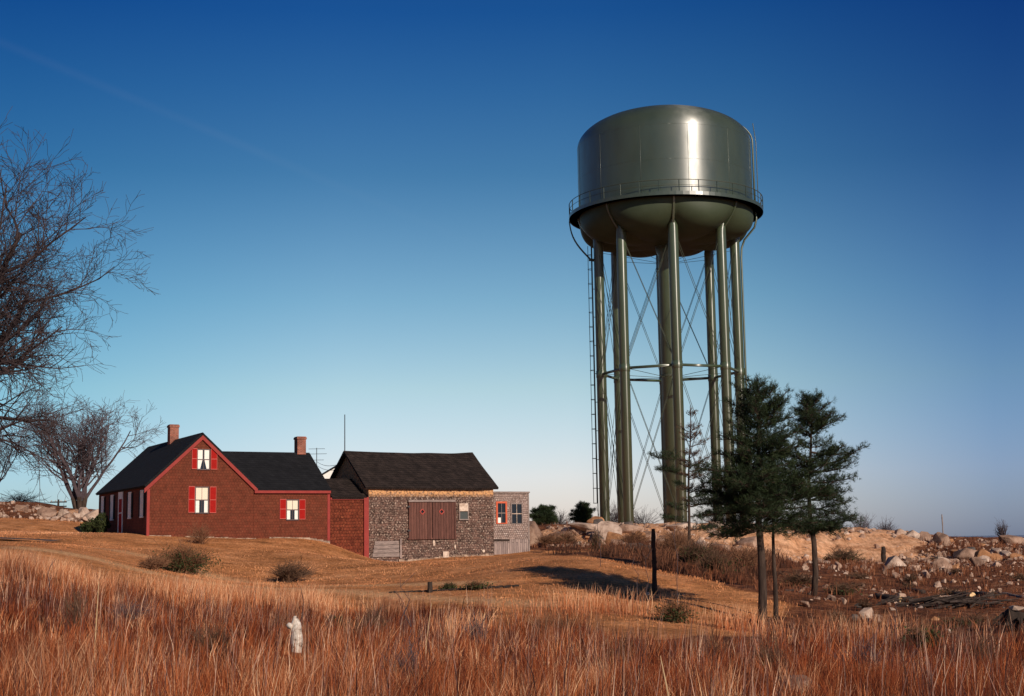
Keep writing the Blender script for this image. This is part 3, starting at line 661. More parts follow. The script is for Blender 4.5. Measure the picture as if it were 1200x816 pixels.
# bleached patches where shingles have fallen
for (cx, cy, w_, h_) in ((508, 637, 1.8, 4.5), (533, 641, 1.2, 3), (566, 646, 2, 2)):
    q0, q1, q2, q3 = btz(cx-w_, cy-h_, cx+w_, cy+h_); mb = MB(); n = 9; vs = []
    for y in (-.075, -.05):
        for i in range(n):
            t = 2*math.pi*i/n; r_ = random.uniform(.45, 1); vs.append(((q0+q1)/2+(q1-q0)/2*r_*math.cos(t), y, (q2+q3)/2+(q3-q2)/2*r_*math.sin(t)))
    mb.add(vs, [tuple(range(n))]+[(i, i+n, (i+1) % n+n, (i+1) % n) for i in range(n)]); BP('torn_shingle', mb, 'foam_white')

# ------------------------------------------------------------------ small shed right of the barn
SD_ = .9
ST0 = wall(577, 612, SD_)[0]; ST1 = wall(620, 612, SD_)[0]; sbp = O+U*ST0+V*SD_
shed = empty('shed', (sbp.x, sbp.y, 0), 'small pale weathered flat-roofed shed with two windows at the right end of the barn', 'shed', rz=UA)
SLn = ST1-ST0; ZS = wall(600, 578, SD_)[1]; ZSm = wall(600, 632, SD_)[1]
def stz(x0, y0, x1, y1):
    a = tz(x0, y0, x1, y1, SD_); return a[0]-ST0, a[1]-ST0, a[2], a[3]
w = MB(); w.box(0, SLn, 0, 3.6, ZSm, ZS); build('upper_wall', w, M['shed_shingle'], shed)
w = MB(); w.box(.02, SLn-.02, .02, 3.58, -2.6, ZSm-.002); build('lower_boarding', w, M['old_wood'], shed)
w = MB(); w.box(-.05, SLn+.06, -.08, 3.68, ZS+.002, ZS+.10); build('roof', w, M['grey_board'], shed)
w = MB(); w.box(SLn-.09, SLn+.015, -.03, -.002, -2.6, ZS-.0); build('corner_board', w, M['grey_board'], shed)
w = MB(); w.box(.1, stz(578, 631, 597, 633)[1], -.03, -.002, ZSm-.12, ZSm-.0); build('dark_slot', w, M['post_wood'], shed)
for (rc_, fm_, tr) in (((583, 590, 592, 613), 'orange_trim', .12), ((599.5, 591, 611, 613.5), 'grey_board', .07)):
    t0, t1, z0, z1 = stz(*rc_); fr = MB(); e = tr
    fr.box(t0-e, t1+e, -.06, -.003, z1, z1+e); fr.box(t0-e, t1+e, -.07, -.003, z0-e*.5, z0); fr.box(t0-e, t0, -.06, -.003, z0, z1); fr.box(t1, t1+e, -.06, -.003, z0, z1)
    f = build('window', fr, M[fm_], shed)
    mu = MB(); zm = (z0+z1)/2; tm = (t0+t1)/2
    mu.box(t0, t1, -.045, -.03, zm-.025, zm+.025); mu.box(tm-.014, tm+.014, -.043, -.03, z0, zm-.025); mu.box(tm-.014, tm+.014, -.043, -.03, zm+.025, z1); build('muntin', mu, M['foam_white' if fm_ == 'grey_board' else 'grey_board'], f)
    g = MB(); g.box(t0, t1, -.014, -.006, z0, z1); build('pane', g, M['glass'], f)
    if fm_ == 'orange_trim':
        g = MB(); g.box(t0, t0+(t1-t0)*.4, -.026, -.020, z0, z0+.35); build('curtain', g, M['curtain'], f)

# ------------------------------------------------------------------ thin mast behind barn, far white house, aerial, wires, utility pole
mp_ = O+U*(BT0-.5)+V*(BD+1.2); zt_ = pt(404, 486, mp_.y).z
px404 = pt(404, 520, mp_.y); mp_.x = px404.x
mb = MB(); g0 = gz(mp_.x, mp_.y); mb.tube([(0, 0, -.3), (0, 0, zt_-g0)], [.05, .028], 8); tag(build('mast', mb, M['steel_dark'], loc=(mp_.x, mp_.y, g0), smooth=True), 'thin dark mast rising behind the left end of the barn roof', 'mast')
fp = pt(388, 560, 150); fg = gz(fp.x, 150)
wh = empty('white_house', (fp.x, 150, fg), 'distant white house showing its pale gable between the farmhouse wing and the barn', 'house', rz=.1)
zt1 = pt(390, 545, 150).z-fg; zt0_ = pt(390, 568, 150).z-fg; hw = 3.4
w = MB(); w.add([(-hw,0,-1),(hw*1.3,0,-1),(hw*1.3,0,zt0_),(.9,0,zt1),(-hw*.9,0,zt0_-.2),(-hw,7,-1),(hw*1.3,7,-1),(hw*1.3,7,zt0_),(.9,7,zt1),(-hw*.9,7,zt0_-.2)], [(0,1,2,3,4),(9,8,7,6,5),(0,4,9,5),(1,6,7,2)]); build('wall', w, M['white'], wh)
w = MB(); 
for (xa, za, xb, zb) in ((-hw*.9-.3, zt0_-.4, .9, zt1+.02), (hw*1.3+.3, zt0_-.2, .9, zt1+.02)):
    w.add([(xa,-.3,za),(xb,-.3,zb),(xb,7.3,zb),(xa,7.3,za),(xa,-.3,za+.15),(xb,-.3,zb+.15),(xb,7.3,zb+.15),(xa,7.3,za+.15)], [(0,1,2,3),(7,6,5,4),(0,4,5,1),(1,5,6,2),(2,6,7,3),(3,7,4,0)])
build('roof', w, M['roof_dark'], wh)
ap = pt(371, 560, 140); ag = gz(ap.x, 140); at_ = pt(371, 525, 140).z-ag
mb = MB(); mb.tube([(0, 0, -.3), (0, 0, at_)], .035, 6)
for k, l in ((0, .8), (.5, 1.0), (1.1, .7)): mb.tube([(-l, 0, at_-k-.1), (l, 0, at_-k-.1)], .02, 4)
tag(build('tv_aerial', mb, M['steel_dark'], loc=(ap.x, 140, ag)), 'thin television aerial above the wing roof, beside the right chimney', 'aerial')
mb = MB(); a = pt(371, 541, 140); b = pt(404, 541, 94)
for dz in (0, -.35):
    mb.tube([a.lerp(b, t/12)-Vector((0, 0, 1.2*4*(t/12)*(1-t/12)*.3-dz))-a for t in range(13)], .018, 4)
tag(build('overhead_wire', mb, M['steel_dark'], loc=a), 'pair of thin overhead wires between the aerial and the mast behind the barn', 'wire')
up = pt(68, 600, 165); ug = gz(up.x, 165); ut = pt(68, 585.5, 165).z-ug
ur = empty('utility_pole', (up.x, 165, ug), 'distant utility pole with two crossarms, beyond the rocks left of the farmhouse', 'utility pole')
mb = MB(); mb.tube([(0, 0, -.5), (0, 0, ut)], [.16, .11], 8); build('pole', mb, M['post_wood'], ur)
for dz in (.25, .75):
    mb = MB(); mb.box(-.95, .95, -.08, .08, ut-dz-.12, ut-dz+.02); build('crossarm', mb, M['post_wood'], ur)
for s in (-.8, -.3, .3, .8):
    mb = MB(); mb.tube([(s, 0, ut-.23), (s, 0, ut-.08)], .04, 6); build('insulator', mb, M['granite_pale'], ur)
mb = MB(); a = Vector((up.x, 165, ug+ut-.3)); e = pt(118, 560, 200); e2 = pt(-40, 560, 140)
for tgt in (e, e2):
    mb.tube([a.lerp(tgt, t/10)-Vector((0, 0, 4*(t/10)*(1-t/10)*.8))-a for t in range(11)], .02, 4)
tag(build('power_line', mb, M['steel_dark'], loc=a), 'thin sagging power line running through the distant utility pole', 'wire')

# ------------------------------------------------------------------ water tower
TD = 130.0
tb_ = pt(787.5, 617, TD); TX = pt(785.4, 430, TD).x
tg = gz(TX, TD)-.1
tw = empty('water_tower', (TX, TD, tg), 'tall olive-green steel water tower on eight round columns with a drum-shaped tank', 'water tower')
def TPt(name, mb, m, parent=None, smooth=False): return build(name, mb, M[m], parent or tw, smooth)
def hz_(py, px=779): return pt(px, py, TD).z - tg
S_ = (pt(885, 215, TD).x-pt(675, 215, TD).x)/2*.965       # tank radius
RC = S_*80.5/105.0*.985/.965                                     # column circle
zb, zr_ = hz_(251.5), hz_(174); CDH = S_*.415
# tank shell with domed top
prof = [(S_, zb-.1)]
for k in range(5): prof.append((S_, zb+(zr_-zb)*(k+1)/5))
for k in range(1, 25):
    t = math.pi/2*k/24; p_ = 2.05
    prof.append((S_*max(math.cos(t), 0)**(2/p_), zr_+CDH*math.sin(t)**(2/p_)))
prof[-1] = (.01, zr_+CDH)
mb = MB(); mb.lathe(prof, 128); tank = TPt('tank', mb, 'tower', smooth=True)
# plate seams of the shell
mb = MB()
for zz in (zb+(zr_-zb)*.5, zr_): mb.tube([((S_+.0)*math.sin(2*math.pi*k/96), -(S_)*math.cos(2*math.pi*k/96), zz) for k in range(97)], .013, 4)
for k in range(12):
    t = 2*math.pi*(k+.3)/12; mb.tube([(S_*math.sin(t), -S_*math.cos(t), zb), (S_*math.sin(t), -S_*math.cos(t), zr_)], .018, 4)
build('plate_seam', mb, M['tower'], tank, True)
# lobed underside: eight bulging lobes, creased at the columns
PH0 = R(-0.8); HB = S_*.36
def bowl(j, r, z, t):
    a = (t-PH0)/(math.pi/4); fr_ = a-math.floor(a); c = math.sin(math.pi*fr_)**.75
    s = j/30; lob = math.sin(math.pi*min(s*1.15, 1))**.9
    return r*(1+.045*c*lob-.05*(1-c)*lob), z-(.55*c-.12)*lob
prof = []
for j in range(31):
    t = math.pi/2*j/30; prof.append((S_*.998*max(math.cos(t), .004)**(2/2.7), zb-.15-HB*math.sin(t)**(2/2.7)))
mb = MB(); mb.lathe(prof, 192, bowl); mb.f = [f[::-1] for f in mb.f]; TPt('tank_bottom', mb, 'tower_under', smooth=True)
# balcony
RBp = S_*113.5/105*.99/.965
mb = MB(); n = 96; prof = [(S_-.02, zb-.22), (RBp, zb-.22), (RBp+.03, zb-.30), (RBp+.03, zb+.02), (RBp-.03, zb+.02), (RBp-.04, zb-.12), (S_-.02, zb-.12)]
mb.lathe(prof, 96); TPt('balcony', mb, 'tower', smooth=False)
rl = MB()
for dz, rr in ((1.05, .035), (.55, .022)):
    rl.tube([(RBp*math.sin(2*math.pi*k/96), -RBp*math.cos(2*math.pi*k/96), zb+dz) for k in range(97)], rr, 6, False)
railing = TPt('railing', rl, 'tower_dark')
for k in range(32):
    t = 2*math.pi*(k+.15)/32; mb = MB(); x, y = RBp*math.sin(t), -RBp*math.cos(t)
    mb.bar((x, y, zb), (x, y, zb+1.05), .06); build('baluster', mb, M['tower'], railing)
# columns
COLS = []
zmid = hz_(437.5)
for k in range(8):
    t = PH0+k*math.pi/4; x, y = RC*math.sin(t), -RC*math.cos(t)
    ft = gz(TX+x, TD+y)-tg-1.2
    ztop = zb-HB*.80-.35
    mb = MB(); r_ = .455
    mb.tube([(x, y, ft), (x, y, ztop-.9), (x, y, ztop-.25), (x*1.01, y*1.01, ztop+.25), (x*1.06, y*1.06, ztop+.8)], [r_, r_, r_, r_*.93, r_*.3], 24)
    c_ = TPt('column', mb, 'tower_leg', smooth=True); COLS.append((x, y, t))
    # curved gusset from the balcony down to the column head
    gs = MB(); o_ = Vector((math.sin(t), -math.cos(t), 0)); sd2 = Vector((math.cos(t), math.sin(t), 0))*.09; vs = []
    npt = 10
    for i in range(npt+1):
        f = i/npt; rr = S_*1.015 + (RC*1.035-S_*1.015)*(f**1.6); zz = zb-.25+(ztop+.15-(zb-.25))*f
        wv = .35*(1-f)+.22
        for s in (-1, 1):
            vs.append(o_*rr+Vector((0, 0, zz))+sd2*s); vs.append(o_*(rr-wv-.5)+Vector((0, 0, zz))+sd2*s)
    fs = []
    for i in range(npt):
        a = i*4; fs += [(a, a+2, a+6, a+4), (a+1, a+5, a+7, a+3), (a, a+4, a+5, a+1), (a+2, a+3, a+7, a+6)]
    fs += [(0, 1, 3, 2), (npt*4, npt*4+2, npt*4+3, npt*4+1)]
    gs.add(vs, fs); build('gusset', gs, M['tower_leg'], c_)
    bs = MB(); g_ = gz(TX+x, TD+y)-tg
    bs.tube([(x, y, g_-.5), (x, y, g_+.18)], .75, 8); build('footing', bs, M['granite'], c_)
ztop = zb-HB*.80-.35
# centre riser
mb = MB(); mb.tube([(0, 0, -1), (0, 0, zb-HB-1.0), (0, 0, zb-HB-.1)], [.83, .83, 1.1], 32); rs_ = TPt('riser', mb, 'tower_leg', smooth=True)
mb = MB(); mb.tube([(0, 0, zmid-.35), (0, 0, zmid-.15)], .87, 32); build('riser_band', mb, M['tower_dark'], rs_)
# struts and rods
def inset(a, b, r): a = Vector(a); b = Vector(b); d = (b-a).normalized(); return a+d*r, b-d*r
for k in range(8):
    a, b = COLS[k], COLS[(k+1) % 8]
    p, q2 = inset((a[0], a[1], zmid), (b[0], b[1], zmid), .42); mb = MB(); mb.tube([p, q2], .125, 10); TPt('strut', mb, 'tower_leg', smooth=True)
    for (zl, zh) in ((.3, zmid), (zmid, ztop-.1)):
        for (c0, c1) in ((a, b), (b, a)):
            mb = MB()
            for off in (-.13, .13):
                o2 = Vector((math.cos(a[2]+.39), math.sin(a[2]+.39), 0)); nrm = Vector((math.sin(a[2]+.39), -math.cos(a[2]+.39), 0))*off
                p, q2 = inset(Vector((c0[0], c0[1], zl))+nrm, Vector((c1[0], c1[1], zh))+nrm, .4); mb.tube([p, q2], .024, 5)
            TPt('brace_rod', mb, 'tower_dark')
    mb = MB(); o_ = Vector((a[0], a[1], 0)).normalized()
    p = o_*(RC-.4); 
    mb.tube([p+Vector((0, 0, zmid)), o_*.8+Vector((0, 0, zmid-.4))], .024, 5)
    mb.tube([p+Vector((0, 0, ztop-.9)), o_*.8+Vector((0, 0, ztop-1.9))], .02, 5)
    TPt('spider_rod', mb, 'tower_dark')
    # gusset plates at the strut level
    mb = MB(); mb.tube([(a[0], a[1], zmid-.32), (a[0], a[1], zmid+.32)], .49, 20); TPt('column_collar', mb, 'tower_leg', smooth=True)
# ladder with cage outside the left column
cA = min(COLS, key=lambda c: c[0]); lx = cA[0]-.62; ly = cA[1]-.1
zl0, zl1 = hz_(590, 690), hz_(290, 690)
mb = MB()
for s in (-.2, .2): mb.tube([(lx, ly+s, zl0-2.0), (lx, ly+s, zl1)], .03, 5)
z = zl0-1.9
while z < zl1: mb.tube([(lx, ly-.2, z), (lx, ly+.2, z)], .016, 4); z += .32
for k in range(9):
    zz = zl0+(zl1-zl0)*(k+.5)/9; mb.tube([(lx, ly, zz), (cA[0]-.4, cA[1], zz)], .03, 4)
lad = TPt('ladder', mb, 'tower_dark')
mb = MB(); z = zl0; cage = []
while z < zl1+.1:
    mb.tube([(lx-.42*math.sin(t_), ly-.34*math.cos(t_), z) for t_ in np.linspace(0, math.pi, 9)], .024, 4, False); z += 1.35
for t_ in np.linspace(.15, math.pi-.15, 4): mb.tube([(lx-.42*math.sin(t_), ly-.34*math.cos(t_), zl0), (lx-.42*math.sin(t_), ly-.34*math.cos(t_), zl1+.1)], .02, 4)
build('safety_cage', mb, M['tower_dark'], lad)
# curved ladder from cage head up to the balcony
mb = MB(); e0 = Vector((lx-.1, ly, zl1-1.2)); e1 = Vector((-RBp-.02, ly, zb-.5))
def curve(t_, off): 
    p = e0.lerp(e1, t_); p.x -= .9*math.sin(math.pi*t_)*.55; p.y += off; return p
for s in (-.22, .22): mb.tube([curve(i/10, s) for i in range(11)], .045, 5)
for i in range(1, 14): mb.tube([curve(i/14, -.22), curve(i/14, .22)], .016, 4)
mb.tube([(lx-.3, ly, zl1-1.2), (lx+.6, ly, zl1-1.2)], .12, 6)
TPt('curved_ladder', mb, 'tower_dark')
# roof ladder / overflow pipe at the right side
cG = max(COLS, key=lambda c: c[0])
ta = R(80); ox, oy = math.sin(ta), -math.cos(ta)
mb = MB(); rr = S_+.16
ppts = [(rr*ox, rr*oy, zb-.2), (rr*ox, rr*oy, zr_)]
for k in range(1, 9):
    t = math.pi/2*k/24*1.1; ppts.append(((S_*math.cos(t)**(2/2.05)+.16)*ox, (S_*math.cos(t)**(2/2.05)+.16)*oy, zr_+CDH*math.sin(t)**(2/2.05)+.05))
mb.tube(ppts, .09, 8)
mb.tube([((rr+.32)*ox, (rr+.32)*oy, zb-.2), ((rr+.32)*ox, (rr+.32)*oy, zr_), ((rr+.1)*ox, (rr+.1)*oy, zr_+CDH*.55)], .04, 6)
TPt('roof_ladder', mb, 'tower_leg', smooth=True)
mb = MB(); gx, gy = cG[0]+.56, cG[1]-.12
mb.tube([(rr*ox, rr*oy, zb-.25), ((rr+.1)*ox, (rr+.1)*oy, zb-.9), (rr*ox*.985, rr*oy, zb-1.7), (gx+.35, gy, ztop+.1), (gx+.06, gy, ztop-.7), (gx, gy, ztop-1.6), (gx, gy, .5)], .10, 8)
TPt('overflow_pipe', mb, 'tower_leg', smooth=True)

# ------------------------------------------------------------------ bare trees
def bare_tree(name, base, H, seed, label, lean=(0, 0), levels=4, nlimb=6, spread=.9, m_tr='bark', m_tw='twig', fork=.18, trunks=1, tr=.24, kids=(5, 6, 6, 5), group=None, twig_r=.006, droop=0.0):
    rnd = random.Random(seed); root = empty(name, base, label, 'tree' if 'bush' not in name else 'bush', group)
    TM = MB(); BM = MB()
    def rv(): return Vector((rnd.gauss(0, 1), rnd.gauss(0, 1), rnd.gauss(0, 1)))
    def grow(p, d, Ln, r, lvl):
        ns = 7 if lvl <= 1 else (5 if lvl == 2 else 3)
        pts = [p.copy()]; rad = [r]; dd = d.copy()
        for i in range(ns):
            dd = (dd + rv()*(.10 if lvl < 2 else .17) + Vector((0, 0, (.07 if lvl < 3 else .03)-droop*(i/ns)*.3))).normalized()
            p = p+dd*Ln/ns; pts.append(p.copy()); rad.append(max(r*(1-.72*(i+1)/ns), twig_r))
        (TM if lvl == 0 else BM).tube(pts, rad, (8 if lvl == 0 else 6 if lvl == 1 else 4 if lvl == 2 else 3), False)
        if lvl >= levels: return
        nk = kids[min(lvl, len(kids)-1)]
        for c in range(nk):
            f = .22+.76*(c+rnd.random()*.8)/nk; ii = min(int(f*ns), ns-1); q = pts[ii].lerp(pts[ii+1], f*ns-ii)
            dirn = (pts[ii+1]-pts[ii]).normalized(); side = dirn.cross(rv()).normalized(); an = R(rnd.uniform(28, 58))
            nd = (dirn*math.cos(an)+side*math.sin(an)).normalized()
            grow(q, nd, Ln*rnd.uniform(.42, .66)*(1.12-f*.35), max(rad[ii]*.58, twig_r), lvl+1)
    for t_ in range(trunks):
        a = t_*2.4+seed; b0 = Vector((.22*math.cos(a), .22*math.sin(a), -.3)) if trunks > 1 else Vector((0, 0, -.3))
        ll = Vector((lean[0]+(.28*math.cos(a) if trunks > 1 else 0), lean[1]+(.28*math.sin(a) if trunks > 1 else 0), 1)).normalized()
        # trunk
        pts = []; rad = []; p = b0; d = ll; hl = H*fork
        for i in range(7):
            pts.append(p.copy()); rad.append(tr*(1.25 if i == 0 else 1-.05*i)); d = (d+rv()*.03).normalized(); p = p+d*(hl/6)
        TM.tube(pts, rad, 12, False); top = pts[-1]
        for k in range(nlimb):
            az = 2*math.pi*(k+rnd.random()*.5)/nlimb+seed; el = rnd.uniform(.55, 1.25) if k else 1.45
            dd = Vector((math.cos(az)*math.cos(el)*spread, math.sin(az)*math.cos(el)*spread, math.sin(el))).normalized()
            st = pts[-1-(k % 3)]
            grow(st, dd, (H-hl)*rnd.uniform(.62, .78)/max(math.sin(el)*.55+.45, .5), tr*rnd.uniform(.42, .6), 1)
    build('trunk', TM, M[m_tr], root, True); build('crown', BM, M[m_tw], root)
    return root
p = onground(-110, 50); bare_tree('maple_tree', p, 15.0, 14, 'large bare tree leaning in from the left edge of the photo', lean=(.05, 0), levels=5, nlimb=10, spread=1.0, fork=.30, kids=(7, 8, 8, 6, 5), tr=.42, twig_r=.007, m_tw='twig', droop=.15)
p = onground(93, 122); bare_tree('maple_tree', p, 9.3, 5, 'bare many-stemmed tree standing behind the rocks left of the farmhouse', levels=4, nlimb=5, spread=.62, fork=.16, trunks=3, kids=(5, 7, 7, 5), tr=.28, m_tw='purple_twig', twig_r=.012)
p = onground(-14, 125); bare_tree('maple_tree', p, 7.8, 8, 'small bare tree at the left edge on the stony rise', levels=4, nlimb=7, spread=1.1, fork=.12, kids=(5, 7, 6, 5), tr=.16, m_tw='purple_twig', twig_r=.012)

# ------------------------------------------------------------------ pines
def pine(name, trunks, branches, label, seed, dens=1.0, m_n='needle', extra=None, needle=.13, cat='tree'):
    """trunks: list of (list of world points, r0, r1); branches: (start, end, sag) world"""
    rs = random.Random(seed); rn = np.random.RandomState(seed); base = Vector(trunks[0][0][0]); root = empty(name, base, label, cat)
    for tp, a, b in trunks:
        mb = MB(); n = len(tp); mb.tube([Vector(p)-base for p in tp], [a+(b-a)*i/(n-1) for i in range(n)], 10); build('trunk', mb, M['bark'], root, True)
    bm = MB(); tufts = []
    for (s, e, up) in branches:
        s = Vector(s)-base; e = Vector(e)-base; Ln = (e-s).length; 
        if Ln < .1: continue
        ns = 8; pts = [s.lerp(e, i/ns)+Vector((rs.gauss(0, .03), rs.gauss(0, .03), up*math.sin(math.pi*i/ns)*Ln+rs.gauss(0, .02)))*(1 if i else 0) for i in range(ns+1)]
        bm.tube(pts, [max(.006, .012+.014*Ln*(1-i/ns)) for i in range(ns+1)], 4, False)
        dirn = (e-s).normalized(); side = dirn.cross(Vector((0, 0, 1))).normalized()
        nb = int(7+Ln*8.5)
        for c in range(nb):
            f = .16+.84*(c+rs.random())/nb; ii = min(int(f*ns), ns-1); q = pts[ii].lerp(pts[ii+1], f*ns-ii)
            sg = 1 if c % 2 else -1; l2 = Ln*(.46*(1-f)+.10)*rs.uniform(.6, 1.25)
            d2 = (dirn*rs.uniform(.5, 1.0)+side*sg*rs.uniform(.5, 1.1)+Vector((0, 0, rs.uniform(-.25, .65)))).normalized()
            q2 = q+d2*l2; bm.tube([q, q.lerp(q2, .5)+Vector((0, 0, rs.uniform(-.02, .04))), q2], [.011, .008, .005], 3, False)
            nt_ = int((2+l2*15)*dens)
            for k in range(nt_):
                g = .2+.8*(k+rs.random())/nt_; c0 = q.lerp(q2, g)+Vector((rs.gauss(0, .07), rs.gauss(0, .07), rs.gauss(.02, .07)))
                tufts.append((c0.x, c0.y, c0.z, d2.x, d2.y, d2.z+.25))
        for k in range(int(4*dens)): 
            c0 = pts[-1]+Vector((rs.gauss(0, .07), rs.gauss(0, .07), rs.gauss(0, .05))); tufts.append((c0.x, c0.y, c0.z, dirn.x, dirn.y, dirn.z+.3))
    build('branches', bm, M['bark'], root)
    A = np.array(tufts); K = 10; n = len(A)
    c = np.repeat(A[:, :3], K, 0)+rn.normal(0, .03, (n*K, 3)); d = np.repeat(A[:, 3:], K, 0)+rn.normal(0, .75, (n*K, 3)); d /= np.linalg.norm(d, axis=1)[:, None]
    w_ = np.cross(d, rn.normal(size=(n*K, 3))); w_ /= np.linalg.norm(w_, axis=1)[:, None]
    ln = needle*rn.uniform(.7, 1.3, (n*K, 1)); wd = .0085
    Vv = np.stack([c-w_*wd, c+w_*wd, c+d*ln], 1).reshape(-1, 3)
    tri_mesh('needles', Vv, np.arange(len(Vv)).reshape(-1, 3), M[m_n], parent=root)
    return root
def tree_pts(Y, px0, py0, px1, py1, bend=0.0, n=7):
    a = pt(px0, py0, Y); a = Vector((a.x, Y, gz(a.x, Y)-.2)); b = pt(px1, py1, Y); b = Vector((b.x, Y, b.z))
    return [a.lerp(b, i/n)+Vector((math.sin(i*1.3)*bend, math.cos(i*1.7)*bend, 0)) for i in range(n+1)]
def on_trunk(tp, z):
    for i in range(len(tp)-1):
        if tp[i].z <= z <= tp[i+1].z: return tp[i].lerp(tp[i+1], (z-tp[i].z)/(tp[i+1].z-tp[i].z))
    return tp[-1]
def pine_branches(tp, Y, outline, seed, whorl=.30, zlow=610, drop=.03, full=1.0):
    """outline: list of (py, left px, right px): reach of the crown on each side at a height"""
    rs = random.Random(seed); br = []; top = tp[-1]
    sc = 1667/Y
    ys = [o[0] for o in outline]
    py = ys[0]+3
    while py < ys[-1]:
        for i in range(len(outline)-1):
            if outline[i][0] <= py <= outline[i+1][0]:
                f = (py-outline[i][0])/(outline[i+1][0]-outline[i][0]); l = outline[i][1]*(1-f)+outline[i+1][1]*f; r_ = outline[i][2]*(1-f)+outline[i+1][2]*f
        z = pt(900, py, Y).z; nb = rs.choice((2, 4, 5, 6)); a0 = rs.random()*6.28
        s = on_trunk(tp, z); cpx = 600+1667*(s.x/Y)
        for k in range(nb):
            a = a0+k*6.283/nb+rs.gauss(0, .25); 
            reach = ((r_-cpx) if math.cos(a) > 0 else (cpx-l))/sc; other = ((r_-cpx)+(cpx-l))/2/sc
            Ln_ = (abs(math.cos(a))*reach+(1-abs(math.cos(a)))*other*.9)*rs.uniform(.42, 1.18)*full
            st = Vector((s.x, s.y, z-rs.uniform(0, .15)-Ln_*.10)); 
            hf = 1-(py-ys[0])/(ys[-1]-ys[0]); ri = rs.uniform(-.12, .30)+hf**2*.75
            st.z -= Ln_*ri*.45; st.z = max(st.z, pt(900, ys[-1]+2, Y).z)
            en = st+Vector((math.cos(a)*Ln_, math.sin(a)*Ln_, Ln_*ri+.05)); br.append((st, en, rs.uniform(-.10, .04)))
        py += whorl*sc*rs.uniform(.4, 1.5)
    br.append((top-Vector((0, 0, .5)), top+Vector((0, 0, .12)), 0))
    return br
Y1 = 50.0
tp1 = tree_pts(Y1, 893, 733, 887, 449, .05)
tp1b = tree_pts(Y1+1.1, 909, 727, 905, 560, .02)
out1 = [(447, 880, 898), (456, 864, 914), (472, 856, 924), (490, 856, 922), (505, 848, 938), (520, 852, 940), (535, 838, 956), (552, 818, 962), (570, 812, 962), (588, 802, 966), (602, 804, 962), (618, 818, 946)]
b1 = pine_branches(tp1, Y1, out1, 4, whorl=.19)
def PB(Y, x0, y0, x1, y1, dy=0.0, up=0.0): a = pt(x0, y0, Y); b = pt(x1, y1, Y+dy); return (a, b, up)
b1 += [PB(Y1, 891, 612, 852, 627, .3, .02), PB(Y1, 906, 612, 941, 626, -.3, .02), PB(Y1, 890, 545, 838, 530, .2, -.04), PB(Y1, 889, 522, 843, 510, -.3, -.04), PB(Y1, 890, 594, 804, 592, .2, .03), PB(Y1, 888, 500, 932, 486, .2, -.04), PB(Y1, 889, 555, 812, 548, -.5, -.02), PB(Y1, 890, 600, 818, 606, -.4, .02), PB(Y1, 890, 570, 822, 566, .3), PB(Y1, 905, 566, 958, 556, -.6), PB(Y1, 890, 620, 838, 612, .5, -.02), PB(Y1, 905, 612, 962, 612, -.3, -.03)]
pine('pine_tree', [(tp1, .17, .03), (tp1b, .10, .02)], b1, 'tall dark pine with twin trunks in the foreground, left of the other big pine', 21, dens=.52, needle=.15)
# bare dead stubs low on the trunk are part of the branches above
Y2 = 58.0
tp2 = tree_pts(Y2, 954, 700, 947, 466, .09)
out2 = [(464, 936, 958), (478, 930, 976), (495, 920, 978), (510, 916, 976), (525, 912, 986), (540, 912, 996), (560, 914, 992), (580, 916, 990), (600, 916, 994), (614, 922, 994), (624, 936, 972)]
b2 = pine_branches(tp2, Y2, out2, 9, whorl=.25, full=.95)
b2 += [PB(Y2, 952, 614, 986, 630, .2, .03), PB(Y2, 952, 616, 925, 629, -.2, .03), PB(Y2, 949, 504, 988, 488, .2, -.05), PB(Y2, 951, 596, 1005, 610, .5, .03), PB(Y2, 950, 566, 1003, 560, -.6, -.02), PB(Y2, 949, 490, 930, 478, .3, -.03), PB(Y2, 950, 548, 1013, 524, -.5, -.06), PB(Y2, 950, 556, 998, 538, .4, -.03), PB(Y2, 949, 510, 978, 484, .3, -.02), PB(Y2, 950, 586, 996, 574, -.2), PB(Y2, 951, 612, 1002, 604, -.2, -.06),
       PB(Y2, 951, 618, 990, 618, .6, -.05), PB(Y2, 950, 575, 990, 590, -.9, 0), PB(Y2, 949, 480, 960, 462, .1, 0), PB(Y2, 950, 530, 1000, 531, .9, -.04)]
pine('pine_tree', [(tp2, .14, .02)], b2, 'dark pine with branches reaching right, rightmost of the foreground pines', 22, dens=.48, needle=.15)
Y3 = 82.0
tp3 = tree_pts(Y3, 806, 642, 809, 478, .04)
out3 = [(478, 803, 815), (500, 792, 826), (520, 786, 834), (545, 790, 836), (565, 790, 832), (590, 794, 828)]
b3 = pine_branches(tp3, Y3, out3, 12, whorl=.55, full=.95)
r3a = pine('pine_tree', [(tp3, .10, .02)], b3, 'thin sparse brownish pine in front of the tower legs, left of the twin-trunk pine', 23, dens=.22, m_n='needle_brown', needle=.16)
b3g = [PB(Y3, 806, 585, 836, 575, 0), PB(Y3, 806, 600, 784, 592, 0), PB(Y3, 806, 612, 776, 606, .5), PB(Y3, 806, 606, 846, 604, -.5), PB(Y3, 806, 560, 826, 550, .4), PB(Y3, 806, 540, 763, 533, -.4, -.03), PB(Y3, 807, 556, 770, 549, .4, -.03), PB(Y3, 806, 622, 838, 618, .5), PB(Y3, 806, 594, 850, 585, .9), PB(Y3, 806, 572, 790, 566, .5)]
# green lower boughs of the same thin pine
tmp = pine('tmp', [(tp3, .05, .02)], b3g, 'x', 24, dens=.8)
for ch in list(tmp.children):
    if ch.name.startswith('needles') or ch.name.startswith('branches'):
        ch.parent = r3a; ch['label'] = 'dark green lower boughs of the thin pine' if ch.name.startswith('needles') else 'lower branches of the thin pine'
    else: bpy.data.objects.remove(ch)
bpy.data.objects.remove(tmp)
